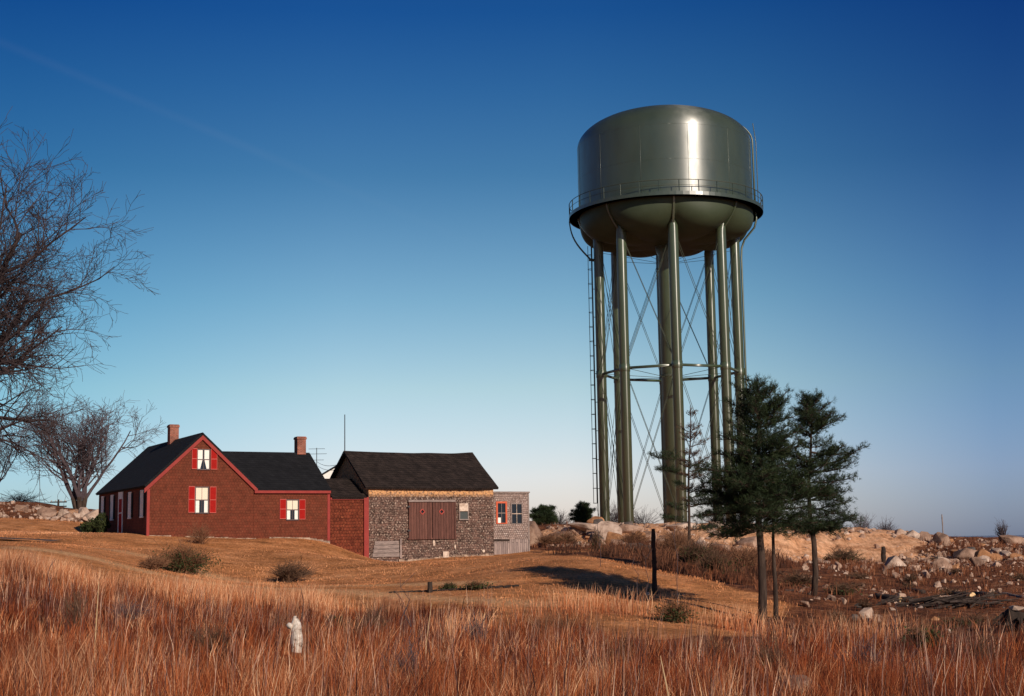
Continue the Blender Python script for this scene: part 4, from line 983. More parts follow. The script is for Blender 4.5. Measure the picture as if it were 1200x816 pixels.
# round dark evergreens on the skyline between shed and tower
def skyline_pine(px, Y, top, wpx, seed, label):
    tp = tree_pts(Y, px, 620, px, top+2, .03); br = []
    rs = random.Random(seed); sc = 1667/Y; zt_ = tp[-1].z; zb_ = pt(px, 617, Y).z
    n = 46
    for i in range(n):
        f = rs.random()**.8; z = zb_+(zt_-zb_)*f; rr = wpx/sc*(1-.75*f**2.2)*rs.uniform(.6, 1.05); a = rs.random()*6.28
        s = on_trunk(tp, z-.1); br.append((s, s+Vector((math.cos(a)*rr, math.sin(a)*rr, rr*rs.uniform(.05, .5))), 0))
    pine('pine_tree', [(tp, .12, .03)], br, label, seed, dens=1.0, needle=.22)
skyline_pine(637, 128, 592, 20, 31, 'low dark pine on the skyline right beside the small shed')
skyline_pine(683, 134, 588, 17, 32, 'low dark pine on the skyline just left of the tower ladder')

# ------------------------------------------------------------------ shrubs and twigs
def twig_bush(base, r_, h, n, seed, m, label, name='bush', green=0, spread=1.0, rad=.006, group=None):
    rs = random.Random(seed); n = int(n*.62); ox_, oy_ = rs.uniform(-.5, .5)*r_, rs.uniform(-.3, .3)*r_; ax_ = rs.uniform(.8, 1.35); root = empty(name, base, label, 'bush', group); mb = MB()
    for i in range(n):
        a = rs.random()*6.28; sp = rs.random()**.6*spread; lo_ = .55+.45*math.sin(a*2+seed)**2; d = Vector((math.cos(a)*sp*r_*ax_+ox_*.5, math.sin(a)*sp*r_+oy_*.5, h*rs.uniform(.35, 1.15)*(1-.35*sp**2)*lo_))
        p1_ = d*.45+Vector((rs.gauss(0, .06), rs.gauss(0, .06), .08)); b0 = Vector((rs.gauss(0, r_*.12), rs.gauss(0, r_*.12), -.05))
        mb.tube([b0, p1_, d], [rad*1.6, rad, rad*.55], 3, False)
        for k in range(3):
            f = rs.uniform(.35, .9); q = p1_.lerp(d, max((f-.45)/.55, 0)) if f > .45 else b0.lerp(p1_, f/.45)
            e = q+Vector((rs.gauss(0, .22)*r_, rs.gauss(0, .22)*r_, rs.uniform(.05, .3)*h)); mb.tube([q, e], [rad*.7, rad*.4], 3, False)
    build('twigs', mb, M[m], root)
    if green:
        rn = np.random.RandomState(seed); c = rn.normal(0, 1, (green, 3))*np.array([r_*.42, r_*.42, h*.16])+np.array([0, 0, h*.26]); c[:, 2] = np.abs(c[:, 2])
        a = rn.normal(size=(green, 3)); a /= np.linalg.norm(a, axis=1)[:, None]; b = np.cross(a, rn.normal(size=(green, 3))); s = .06
        tri_mesh('foliage', np.stack([c+a*s, c-a*s*.5+b*s*.35, c-a*s*.5-b*s*.35], 1).reshape(-1, 3), np.arange(green*3).reshape(-1, 3), M['yew'], parent=root)
    return root
M['weed'] = noisy('weed_stem', [(.3, (.10, .045, .025)), (.7, (.24, .115, .06))], 1.5, .9)
M['straw'] = noisy('straw_stem', [(.3, (.42, .26, .13)), (.7, (.62, .44, .26))], 1.5, .9)
M['dead_leaf'] = noisy('brown_twig', [(.3, (.055, .03, .018)), (.7, (.14, .075, .045))], 1.5, .9)
twig_bush(onground(217, 66.5), 1.45, 1.75, 420, 1, 'weed', 'round twiggy brown bush with a dark green base on the lawn before the house gable', green=2200, rad=.010)
twig_bush(onground(336, 66.5), 1.25, 1.15, 420, 2, 'dead_leaf', 'low dark twiggy bush on the lawn in front of the farmhouse wing', spread=1.1, rad=.010)
twig_bush(onground(235, 81), 1.0, 1.35, 170, 3, 'weed', 'pale orange dry weeds standing against the house gable', 'weeds', rad=.007)
twig_bush(onground(557, 56.5), .5, .45, 80, 4, 'weed', 'small green-based plant at the right end of the garden bed', green=500)
twig_bush(onground(525, 57), .35, .35, 60, 5, 'dead_leaf', 'small dark plant in the middle of the garden bed', green=300)
twig_bush(onground(735, 86), .4, 1.0, 90, 6, 'dead_leaf', 'small upright shrub growing on the lawn below the tower')
for i, (px, Y, r_, h, gr, mm, lb) in enumerate([
   (700, 76, .45, 1.4, 300, 'dead_leaf', 'narrow dark shrub on the shaded lawn left of the wooden post'),
   (790, 78, 1.2, 1.6, 0, 'weed', 'reddish brush behind the wooden post at the lawn edge'),
   (815, 74, 1.4, 1.5, 900, 'dead_leaf', 'dark tangled brush between the wooden post and the twin-trunk pine'),
   (842, 70, 1.2, 1.3, 800, 'dead_leaf', 'dark brush clump just left of the twin-trunk pine'),
   (870, 74, 1.3, 1.3, 0, 'weed', 'reddish brush directly behind the twin-trunk pine'),
   (990, 88, 1.4, 1.3, 500, 'dead_leaf', 'round dark bramble at the foot of the tan bank right of the pines'),
   (930, 66, 1.0, .9, 200, 'dead_leaf', 'low dark bramble between the two pine trunks'),
   (1075, 37, .55, .95, 1300, 'weed', 'small green sapling bush in the red grass below the logs'),
   (788, 46, .65, .95, 700, 'weed', 'leafy green weed clump in the grass below the wooden post'),
   (440, 44, .75, 1.1, 0, 'dead_leaf', 'dark branching weeds at the lawn edge below the barn'),
   (395, 45, .5, .8, 250, 'dead_leaf', 'dark seed-headed weeds right of the white stump'),
   (985, 60, .8, .6, 300, 'dead_leaf', 'dark low bush right of the rightmost pine trunk'),
   (1130, 46, .9, .5, 500, 'dead_leaf', 'dark low brush on the cleared ground left of the black stump'),
   (180, 62, .8, .7, 0, 'weed', 'low brown brush beside the lawn track at the left'),
   (740, 104, 1.3, 1.2, 0, 'weed', 'reddish brush on the ledge under the tower legs'),
   (800, 100, 1.5, 1.7, 0, 'weed', 'reddish brush around the foot of the thin pine'),
   (640, 104, 1.2, 1.3, 0, 'weed', 'rusty brush beside the boulder near the shed'),
   (668, 104, 1.4, 1.4, 300, 'weed', 'rusty brush on the ledge left of the tower ladder')]):
    twig_bush(onground(px, Y), r_, h, int(150*r_)+60, 40+i, mm, lb, green=gr, rad=.008 if Y < 60 else .012)
# leafless bushes along the skyline
for i, (px, Y, r_, h, lb) in enumerate([
   (655, 140, 1.8, 2.2, 'purplish bare bush on the skyline between the two low pines'), (722, 142, 1.6, 3.6, 'bare sapling seen between the two left tower legs'),
   (755, 140, 2.0, 2.6, 'bare bush on the skyline left of the tower riser'), (845, 140, 2.2, 3.2, 'bare bush on the skyline behind the pines'),
   (1008, 140, 1.8, 2.6, 'bare bluish bush on the skyline above the tan bank'), (1038, 142, 1.6, 2.2, 'smaller bare bush on the skyline right of the tan bank top'),
   (1176, 120, .7, 1.8, 'lone thin bare sapling on the right skyline'), (20, 128, 2.4, 1.5, 'low bare bushes on the stony rise at far left')]):
    twig_bush(onground(px, Y), r_, h, 130, 70+i, 'purple_twig', lb, rad=.014)
for i in range(16):    # low scrub over the cleared ground
    rs = random.Random(300+i); px, Y = rs.uniform(965, 1200), rs.uniform(50, 90)
    twig_bush(onground(px, Y), rs.uniform(.4, .9), rs.uniform(.3, .6), 90, 300+i, 'dead_leaf', 'low dark twiggy scrub on the cleared ground right of the pines', green=rs.choice((0, 150, 260)), rad=.012, group='scrub on the cleared ground')
for i, (px, Y) in enumerate(((665, 42), (640, 43), (150, 36), (250, 28), (420, 33), (560, 38), (720, 30), (830, 34), (1010, 26), (1140, 29), (90, 30), (480, 22), (900, 26), (330, 40))):
    rs = random.Random(400+i); twig_bush(onground(px, Y), rs.uniform(.35, .7), rs.uniform(.75, 1.1), 120, 400+i, rs.choice(('dead_leaf', 'weed', 'purple_twig')), 'loose clump of dark bare weeds standing in the red foreground grass', rad=.006, group='weed clumps in the foreground grass')
# garden bed kerb with a dark stub
mb = MB(); p = onground(527, 56.5)
for i in range(16):
    x = -2.4+i*.32; mb.tube([(x, random.gauss(0, .05), gz(p.x+x, p.y)-p.z+.03), (x+.3, random.gauss(0, .05), gz(p.x+x+.3, p.y)-p.z+.05)], .045, 5)
tag(build('garden_edging', mb, M['post_wood'], loc=p), 'low dark edging of the garden bed on the lawn below the barn', 'edging')
mb = MB(); p = onground(503, 56.2); mb.tube([(0, 0, -.1), (.02, 0, .2), (.01, .02, .42)], [.12, .10, .09], 8)
tag(build('stake', mb, M['post_wood'], loc=p, smooth=True), 'short dark stake at the left end of the garden bed', 'stake')

# ------------------------------------------------------------------ posts, stumps, logs
def rough_post(p, h, r_, m, label, cat='post', name='wooden_post', lean=(0, 0), seed=0, top=True):
    rs = random.Random(seed); mb = MB(); n = 9
    pts = [Vector((lean[0]*h*i/n+rs.gauss(0, r_*.10), lean[1]*h*i/n+rs.gauss(0, r_*.10), -.3+(h+.3)*i/n)) for i in range(n+1)]
    mb.tube(pts, [r_*rs.uniform(.85, 1.15) for _ in range(n)]+[r_*.7], 9); return tag(build(name, mb, M[m], loc=p), label, cat)
p = onground(766, 56); zt_ = pt(767, 620, 56).z-p.z
rough_post(p, zt_, .095, 'post_wood', 'upright weathered dark wooden post standing on the lawn left of the pines', seed=1)
p = onground(1035, 96); rough_post(p, 1.3, .16, 'post_wood', 'short dark stump post standing on the tan earth bank', 'stump', 'tree_stump', seed=2)
p = onground(1106, 118); rough_post(p, 1.9, .05, 'grey_board', 'thin grey stake on the right skyline among the rocks', 'stake', 'stake', seed=3)
# pale broken stump in the foreground grass
p = onground(347, 31); ztop_ = pt(347, 722, 31).z-p.z
mb = MB(); rs = random.Random(4); n = 14; ring = []
def stump_r(f): return .125*(1.1-.22*f) if f < .86 else .125*(.90-(f-.86)*4.5)
mb.tube([(math.sin(f*3)*.03-.02*f, 0, -.3+(ztop_+.3)*f) for f in np.linspace(0, 1, n)], [max(stump_r(f)*rs.uniform(.88, 1.12), .02) for f in np.linspace(0, 1, n)], 12)
sr = empty('birch_stump', p, 'broken white birch stump standing in the red foreground grass', 'stump')
build('trunk', mb, M['birch'], sr, True)
mb = MB(); mb.tube([(-.05, -.02, ztop_*.70), (-.13, -.05, ztop_*.74), (-.17, -.06, ztop_*.79)], [.07, .065, .04], 8); build('broken_branch', mb, M['birch'], sr, True)
mb = MB(); mb.tube([(.05, 0, ztop_*.75), (.14, 0, ztop_*1.0), (.16, 0, ztop_*1.4), (.10, 0, ztop_*1.8)], [.014, .011, .008, .005], 5); build('twig', mb, M['twig'], sr)
# pale dry stalks
for i, (px, Y, h, bx_, lb) in enumerate([(783, 15.5, .75, -.12, 'pale curved dry stalk in the grass at the bottom, below the pines'), (647, 16, .5, .02, 'short pale dry stalk in the grass at the bottom centre'), (113, 22, 1.3, .05, 'tall pale stalk in the left foreground grass'), (497, 30, 1.1, .15, 'pale arching stalk in the grass right of the white stump')]):
    p = onground(px, Y); mb = MB(); mb.tube([(0, 0, -.05), (bx_*.2, 0, h*.4), (bx_*.6, 0, h*.8), (bx_, 0, h*1.15)], [.011, .010, .008, .004], 5)
    tag(build('dry_stalk', mb, M['straw'], loc=p), lb, 'plant')
# tall dark weed stalks
for i, (px, Y, h) in enumerate([(793, 47, 4.0), (703, 62, 2.6), (745, 50, 1.9), (757, 50, 2.2), (1044, 40, 1.2), (480, 34, 1.9), (470, 40, 1.5), (60, 40, 1.3), (538, 40, 1.1)]):
    lbs = ['tallest thin bare stem, rising between the wooden post and the twin-trunk pine', 'thin bare stem rising from the shaded lawn below the tower', 'shorter thin stem just left of the wooden post', 'thin stem close against the left side of the wooden post', 'thin stem on the cleared ground at the right', 'tall thin bare stem in the grass below the garden bed, left one', 'short thin bare stem beside the dark weeds below the barn', 'thin stem in the grass at the far left', 'thin bare stem in the grass below the garden plants']
    p = onground(px, Y); mb = MB(); rs = random.Random(i)
    pp = [Vector((rs.gauss(0, .02)*k, 0, h*k/6)) for k in range(7)]; mb.tube(pp, [.013*(1-.1*k) for k in range(7)], 4)
    for k in range(5):
        q = pp[2+k % 4]; mb.tube([q, q+Vector((rs.gauss(0, .12), rs.gauss(0, .1), .25))], [.006, .003], 3)
    tag(build('bare_stem', mb, M['purple_twig'], loc=p), lbs[i], 'plant')

def log(p0, p1, r_, m, label, cut=True, seed=0):
    p0 = Vector(p0); p1 = Vector(p1); rs = random.Random(seed); n = 7; mb = MB()
    pts = [p0.lerp(p1, i/n)+Vector((rs.gauss(0, .04), rs.gauss(0, .04), rs.gauss(0, .02))) for i in range(n+1)]
    root = empty('log', p0, label, 'log')
    mb.tube([p-p0 for p in pts], [r_*rs.uniform(.85, 1.1) for _ in pts], 8); build('log_bark', mb, M[m], root, True)
    if cut:
        d = (pts[-1]-pts[-2]).normalized(); mb = MB(); mb.tube([pts[-1]-p0+d*.001, pts[-1]-p0+d*.02], r_*.92, 10); build('cut_end', mb, M['cut_wood'], root)
    return root
LG = [ # (px0,Y0, px1,Y1, r, mat, cut, label)
 (1022, 59, 1050, 57.5, .16, 'log', True, 'dark log with a pale cut end, left one of the cleared field'),
 (1048, 58.5, 1066, 57, .14, 'log', True, 'short dark log with a pale cut end, beside the longer cut log'),
 (1112, 62, 1136, 60.5, .17, 'log', True, 'dark log with a bright round cut end, higher right on the cleared field'),
 (1140, 61, 1158, 59.5, .2, 'log', False, 'thick black log lying right of the bright cut end'),
 (1098, 61, 1128, 62, .07, 'log_grey', False, 'thin pale crooked branch lying above the brush pile'),
 (1070, 54, 1084, 57, .08, 'log_grey', False, 'pale bent branch propped at the left of the brush pile'),
 (1008, 63, 1040, 62, .08, 'log_grey', False, 'long thin grey branch lying behind the left logs'),
 (1165, 63, 1200, 60, .11, 'log_grey', False, 'pale grey log lying at the right edge'),
 (932, 64, 946, 58, .06, 'log', False, 'dark branch lying between the two pine trunks'),
 (1060, 66, 1080, 64, .13, 'log', False, 'dark log lying below the rubble stones'),
 (905, 58, 934, 62, .05, 'log', False, 'thin dark fallen branch right of the twin trunks'),
]
for i, (a, Ya, b, Yb, r_, m, cut, lb) in enumerate(LG): log(onground(a, Ya, r_*.7), onground(b, Yb, r_*.8), r_, m, lb, cut, i)
# brush pile of crossed sticks
p = onground(1105, 56); mb = MB(); rs = random.Random(5)
for i in range(60):
    a = rs.uniform(-.6, .9); c = Vector((rs.gauss(0, 1.1), rs.gauss(0, .5), rs.uniform(.05, .35))); d = Vector((math.cos(a), rs.gauss(0, .3), rs.uniform(-.1, .35)))*rs.uniform(.4, 1.1)
    mb.tube([c-d, c+Vector((0, 0, rs.gauss(0, .05))), c+d], [.04, .03, .015], 4)
tag(build('brush_pile', mb, M['log'], loc=p), 'pile of crossed dark sticks and branches on the cleared ground', 'brush pile')

# ------------------------------------------------------------------ boulders and rubble
def rock_mesh(seed, npts=13):
    """angular block: hull of a few points, broken edges slightly worn"""
    import bmesh
    bm = bmesh.new(); rs = random.Random(seed)
    for k in range(npts):
        v = Vector((rs.uniform(-1, 1), rs.uniform(-1, 1), rs.uniform(-1, 1))); v = v/max(abs(v.x), abs(v.y), abs(v.z), .3)*rs.uniform(.72, 1.0); v = v.lerp(v.normalized(), .45); bm.verts.new(v)
    r = bmesh.ops.convex_hull(bm, input=bm.verts); bmesh.ops.delete(bm, geom=[g for g in r['geom_interior'] if isinstance(g, bmesh.types.BMVert)], context='VERTS')
    bmesh.ops.bevel(bm, geom=list(bm.edges), offset=.05, segments=1, affect='EDGES', clamp_overlap=True)
    vs = [tuple(v.co) for v in bm.verts]; bm.verts.index_update(); fs = [tuple(v.index for v in f.verts) for f in bm.faces]; bm.free(); return vs, fs
ROCKS = [rock_mesh(100+i, 16 if i < 6 else 11) for i in range(14)]
def boulder(px, Y, wpx, hpx, m, label, seed, tilt=0.0, sink=.28, group=None, name='boulder', dep=.8, py=None):
    p = onground(px, Y); s = 1.0/(1667/Y); rs = random.Random(seed*7+3)
    w2, h2 = wpx*s/2*1.15, hpx*s*.80; mb = MB(); vs, fs = ROCKS[seed % len(ROCKS)]
    rot = Matrix.Rotation(rs.random()*6.28, 3, 'Z') @ Matrix.Rotation(rs.uniform(-.5, .5), 3, 'X'); tl = Matrix.Rotation(tilt, 3, 'Y')
    sc_m = Matrix.Diagonal((w2, w2*dep, h2))
    mb.add([tuple(tl @ (sc_m @ (rot @ Vector(v)))+Vector((0, 0, h2*(1-2*sink)*.5))) for v in vs], fs)
    if py is not None: p.z = pt(px, py, Y).z
    return tag(build(name, mb, M[m], loc=p), label, 'rock', group)
BL_ = [
 (622, 108, 34, 34, 'granite', 'large rounded brown boulder just right of the shed', 0, 0),
 (655, 106, 38, 18, 'granite', 'long low boulder in the brush between the shed and the tower ladder', 3, .05),
 (686, 111, 44, 12, 'granite_pale', 'flat pale ledge slab at the foot of the left tower legs', 5, .02),
 (712, 108, 30, 22, 'granite_pale', 'upright pale block in the ledge below the left tower legs', 1, 0),
 (735, 110, 38, 12, 'granite', 'pinkish slab on the ledge between two tower legs', 2, .04),
 (749, 106, 17, 15, 'granite_orange', 'bright orange angular rock in the ledge below the tower', 4, .2),
 (762, 108, 18, 12, 'granite', 'small pink rock right of the orange rock', 6, 0),
 (800, 112, 34, 9, 'granite_pale', 'flat pale slab at the foot of the tower riser', 3, .02),
 (822, 99, 17, 16, 'granite_pale', 'bright whitish rock right of the thin pine', 0, .3),
 (845, 100, 26, 12, 'granite', 'pinkish rock on the bank behind the twin-trunk pine', 5, 0),
 (870, 110, 30, 10, 'granite_pale', 'pale slab on the bank top behind the pines', 2, .03),
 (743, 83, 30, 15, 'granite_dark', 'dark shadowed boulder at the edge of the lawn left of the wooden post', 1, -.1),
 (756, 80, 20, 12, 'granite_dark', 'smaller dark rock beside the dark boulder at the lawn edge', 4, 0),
 (1056, 112, 14, 9, 'granite_pale', 'white angular rock at the top right of the tan bank', 4, .4),
 (1070, 112, 15, 10, 'granite_pale', 'white rock second along the bank top', 2, .3),
 (1084, 113, 13, 10, 'granite', 'brown rock third along the bank top', 1, 0),
 (1106, 108, 24, 15, 'granite', 'large tan boulder below the thin grey stake', 0, .3),
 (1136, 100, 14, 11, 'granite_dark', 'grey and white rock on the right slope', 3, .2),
 (1122, 98, 22, 10, 'granite_orange', 'tan slab just above the hollow boulder', 5, .1),
 (1133, 95, 32, 15, 'granite', 'wide brown boulder with a dark hollow beneath on the right slope', 2, .1),
 (1150, 92, 18, 16, 'granite_orange', 'bright orange pointed boulder on the right slope', 4, .4),
 (1166, 92, 13, 9, 'granite_orange', 'small orange rock right of the pointed boulder', 1, 0),
 (1186, 108, 32, 14, 'granite', 'large tan boulder at the right edge near the skyline', 3, .3),
 (1196, 112, 14, 8, 'granite_pale', 'pale slab behind the large boulder at the right edge', 5, .1),
 (1169, 100, 16, 6, 'granite_pale', 'flat pale rock left below the right-edge boulder', 0, 0),
 (1110, 88, 24, 8, 'granite', 'long grey-pink slab below the hollow boulder', 4, .05),
 (1098, 89, 15, 10, 'granite_dark', 'dark grey rock left of the long slab', 2, 0),
 (1191, 92, 16, 8, 'granite_orange', 'low orange rock at the right edge', 1, .1),
 (1180, 96, 18, 7, 'granite_pale', 'pale flat stone near the right edge', 0, .05),
 (1011, 52, 17, 14, 'granite_pale', 'pinkish white rock in the grass right of the pines', 3, .1),
 (1024, 51.5, 11, 7, 'granite', 'small brown rock touching the pinkish white rock', 1, 0),
 (997, 52, 10, 6, 'granite_dark', 'small black rock left of the pinkish white rock', 2, 0),
 (940, 55, 12, 6, 'granite', 'small grey rock between the pine trunks', 5, 0),
 (757, 55.5, 5, 4, 'granite_pale', 'tiny white stone at the foot of the wooden post', 1, 0),
 (24, 112, 18, 9, 'granite', 'rounded stone at far left of the stony rise', 4, 0),
 (53, 110, 22, 11, 'granite', 'brown boulder on the rise left of the distant utility pole', 1, .1),
 (74, 111, 16, 9, 'granite_pale', 'pale tilted rock below the distant utility pole', 4, .5),
 (88, 110, 11, 8, 'granite_pale', 'pale grey rock between the tilted rock and the pale boulders', 2, 0),
 (97, 112, 15, 14, 'granite_pale', 'whitish boulder in front of the many-stemmed tree', 0, 0),
 (108, 109, 17, 15, 'granite_pale', 'big whitish boulder nearest the shaded house corner', 3, 0),
 (930, 22, 62, 26, 'granite', 'grey boulder half buried in the foreground grass below the pines', 0, 0),
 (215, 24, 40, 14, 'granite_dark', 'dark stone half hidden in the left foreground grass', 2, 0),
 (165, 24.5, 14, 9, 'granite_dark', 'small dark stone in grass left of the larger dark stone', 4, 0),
 (1105, 43, 8, 4, 'granite_pale', 'small white stone beside the dark hollow on the cleared ground', 5, 0),
 (1146, 47, 6, 3, 'granite_pale', 'little white stone above the dark low brush', 2, 0),
]
for i, (px, Y, w_, h_, m, lb, sd_, tl) in enumerate(BL_): boulder(px, Y, w_, h_, m, lb, sd_, tl)
# black stump with pale top at the right edge
sp_ = onground(1188, 43); root = empty('tree_stump', sp_, 'large black uprooted stump with a pale top at the right edge', 'stump'); mb = MB()
vs, fs = ROCKS[7]; mb.add([(v[0]*.55, v[1]*.45, v[2]*.42+.28) for v in vs], fs); rs = random.Random(9)
for i in range(14):
    a = rs.random()*6.28; mb.tube([(0, 0, .25), (.45*math.cos(a), .4*math.sin(a), .2+rs.random()*.3), (.75*math.cos(a), .6*math.sin(a), rs.uniform(.0, .5))], [.12, .07, .02], 5)
build('stump', mb, M['post_wood'], root); mb = MB(); mb.add([(v[0]*.28-.05, v[1]*.3-.15, v[2]*.09+.66) for v in vs], fs); build('pale_top', mb, M['granite_pale'], root)
# rubble stones
def rubble(n, pxr, Yr, sr_, mats, label, group, seed):
    rs = random.Random(seed)
    for i in range(n):
        px = rs.uniform(*pxr); Y = rs.uniform(*Yr); p = onground(px, Y); s = rs.uniform(*sr_)*(.95 if rs.random() < .8 else 1.7)
        mb = MB(); vs, fs = ROCKS[6+rs.randrange(8)]; rot = Matrix.Rotation(rs.random()*6.28, 3, 'Z') @ Matrix.Rotation(rs.uniform(-1, 1), 3, 'X'); fl = rs.uniform(.5, .95)
        mb.add([tuple((rot @ Vector(v))[k]*s*(fl if k == 2 else 1)*(.75 if k == 1 else 1)+(s*.16 if k == 2 else 0) for k in range(3)) for v in vs], fs)
        tag(build('stone', mb, M[rs.choice(mats)], loc=p), label, 'rock', group)
GP = ['granite', 'granite_pale', 'granite', 'granite_pale', 'granite', 'granite_orange', 'granite_dark']
rubble(52, (945, 1110), (84, 103), (.14, .34), GP, 'small broken stone in the rubble at the foot of the tan bank', 'rubble stones below the tan bank', 1)
rubble(34, (1075, 1205), (80, 112), (.2, .5), GP, 'angular stone in the rock field on the right slope', 'stones of the right slope', 2)
rubble(10, (1035, 1072), (80, 88), (.25, .45), ['granite_pale'], 'pale stone in the white cluster in the middle of the cleared slope', 'pale stones in the middle of the cleared slope', 3)
rubble(80, (690, 880), (103, 115), (.18, .55), GP, 'broken ledge stone along the edge of the tower pad', 'ledge stones under the tower', 4)
rubble(24, (640, 700), (103, 114), (.2, .6), GP, 'broken stone in the brush between shed and tower', 'stones between shed and tower', 5)
rubble(40, (-5, 112), (104, 119), (.12, .34), ['granite', 'granite_pale', 'granite'], 'small stone strewn over the rise at the left', 'stones on the left rise', 6)
rubble(24, (900, 1060), (108, 114), (.12, .4), ['granite', 'granite_pale'], 'small stone along the top edge of the tan bank', 'stones on top of the tan bank', 7)
rubble(24, (1000, 1205), (48, 76), (.07, .2), GP, 'small stone scattered on the cleared ground among the logs', 'stones among the logs', 8)
rubble(14, (800, 880), (76, 98), (.12, .3), GP, 'small stone on the brushy bank left of the twin-trunk pine', 'stones on the brushy bank', 9)

rs = random.Random(77); rb_ = MB(); cnt = 0
while cnt < 1900:
    zone = rs.random()
    px, Y = (rs.uniform(640, 900), rs.uniform(101, 116)) if zone < .34 else (rs.uniform(900, 1110), rs.uniform(94, 114)) if zone < .52 else (rs.uniform(1040, 1210), rs.uniform(80, 116)) if zone < .76 else (rs.uniform(930, 1205), rs.uniform(56, 96)) if zone < .92 else (rs.uniform(-10, 112), rs.uniform(104, 118))
    if 900 < px < 1075 and 104 < Y < 110 and rs.random() < .8: continue
    cnt += 1; p = onground(px, Y); s_ = rs.uniform(.05, .17)*(1 if rs.random() < .85 else 1.8); vs, fs = ROCKS[6+rs.randrange(8)]
    rot = Matrix.Rotation(rs.random()*6.28, 3, 'Z') @ Matrix.Rotation(rs.uniform(-1, 1), 3, 'X')
    rb_.add([tuple(p+(rot @ Vector(v))*s_+Vector((0, 0, s_*.2))) for v in vs], fs)
M['rubble'] = noisy('rubble_stone', [(.28, (.07, .045, .035)), (.42, (.26, .155, .11)), (.58, (.46, .31, .23)), (.75, (.64, .50, .40))], .9, .9)
o = build('rubble', rb_, M['rubble']); tag(o, 'countless small broken stones littering the ledge, bank and cleared slope', kind='stuff')

# ------------------------------------------------------------------ grass
def grass_material(name, stops, rough=.8):
    m = mat(name, (.3, .1, .05), rough, .15); b = m.node_tree.nodes['Principled BSDF']
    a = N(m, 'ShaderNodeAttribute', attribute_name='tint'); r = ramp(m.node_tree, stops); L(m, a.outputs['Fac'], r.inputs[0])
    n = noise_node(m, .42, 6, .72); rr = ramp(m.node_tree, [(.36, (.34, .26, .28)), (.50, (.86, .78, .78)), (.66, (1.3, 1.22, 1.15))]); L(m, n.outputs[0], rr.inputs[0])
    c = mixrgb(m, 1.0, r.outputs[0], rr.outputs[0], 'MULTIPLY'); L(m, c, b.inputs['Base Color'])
    return m
def blades(name, x, y, h, wd, tint, m, seed, lean=.25, wind=(.06, .0), extra=0):
    rn = np.random.RandomState(seed); n = len(x); z = zt(x, y) + 0.0
    a = rn.uniform(0, 2*np.pi, n); ld = rn.normal(0, lean, (n, 2))+np.array(wind)+extra
    tip = np.stack([x+ld[:, 0]*h, y+ld[:, 1]*h, z+h], 1); mid = np.stack([x+ld[:, 0]*h*.32, y+ld[:, 1]*h*.32, z+h*.55], 1); b0 = np.stack([x, y, z-.05], 1)
    s = np.stack([np.cos(a)*wd/2, np.sin(a)*wd/2*.5, np.zeros(n)], 1)
    Vv = np.stack([b0-s, b0+s, mid+s*.8, mid-s*.8, tip], 1).reshape(-1, 3)
    o = (np.arange(n)*5)[:, None]; Tt = np.concatenate([o+np.array([0, 1, 2]), o+np.array([0, 2, 3]), o+np.array([3, 2, 4])])
    tt = np.clip(np.repeat(tint, 5)+np.tile([-.12, -.12, 0, 0, .14], n), 0, 1)  # tint darkened at the blade foot as painted shade among stems; tip naturally paler
    return tag(tri_mesh(name, Vv, Tt, m, tint=tt), kind='stuff')
def scatter(n, Y0, Y1, seed, clump=0, margin=1.5, side=.40):
    rn = np.random.RandomState(seed); 
    Yv = np.sqrt(rn.uniform(Y0**2, Y1**2, n)); X = rn.uniform(-1, 1, n)*(Yv*side+margin)
    if clump:
        nc = n//clump; ci = rn.randint(0, nc, n); X = X[ci]+rn.normal(0, .13, n); Yv = Yv[ci]+rn.normal(0, .13, n)
    return X, Yv, rn
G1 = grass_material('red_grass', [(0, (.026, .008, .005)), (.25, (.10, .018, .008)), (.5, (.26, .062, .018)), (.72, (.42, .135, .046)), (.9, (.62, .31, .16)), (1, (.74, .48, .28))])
SPARSE = [(347, 27.6, .6, 4.6, .06), (930, 20.3, 1.3, 1.6, .35), (215, 22.6, 1.0, 1.5, .35)]   # openings in the grass: column, distance, half width, half depth, height left
def openings(x, y, h):
    for px, Y, rx_, ry_, k in SPARSE:
        p = onground(px, Y); e = ((x-p.x)/rx_)**2+((y-Y)/ry_)**2; h = h*np.where(e < 1, k+(1-k)*np.clip(e, 0, 1)**1.5, 1)
    return h
def field(n, Y0, Y1, seed, hm, wd, per):
    """tussocks: the blades of one tussock share a root, a height and a colour and splay outwards"""
    x0, y0, rn = scatter(n//per, Y0, Y1, seed); w_ = weights(x0, y0)['G']; m_ = len(x0)
    keep = (w_ > rn.uniform(.30, .92, m_)) & (rn.rand(m_) < np.clip(.78+wobble(x0*2.3, y0*2.3)*3.5, .2, 1)); x0, y0 = x0[keep], y0[keep]; m_ = len(x0)
    patch = wobble(x0*1.2+5, y0*.8)*2.2+wobble(x0*3.3, y0*2.1+9)*1.2; edge = np.clip((weights(x0, y0)['G']-.35)*1.9, .28, 1)
    th = np.clip(rn.gamma(7, hm/7, m_)*(1+patch*.9), .14, 1.15)*edge; th = openings(x0, y0, th)
    tt = rn.normal(.42, .21, m_)+patch*.35-np.clip((x0-1)/14, 0, 1)*.16; pale = rn.rand(m_) < np.where(x0 > 4, .05, .10); tt[pale] = rn.uniform(.75, 1, pale.sum())
    k = np.repeat(np.arange(m_), per); N_ = len(k); off = rn.normal(0, .075, (N_, 2)); ln = rn.normal(0, .12, (m_, 2))
    x, y = x0[k]+off[:, 0], y0[k]+off[:, 1]; h = th[k]*rn.uniform(.45, 1.12, N_)
    return blades('tall_grass', x, y, h, wd*rn.uniform(.6, 1.7, N_), np.clip(tt[k]+rn.normal(0, .10, N_), 0, 1), G1, seed, .10, (.05, 0), extra=ln[k]+off*2.6)
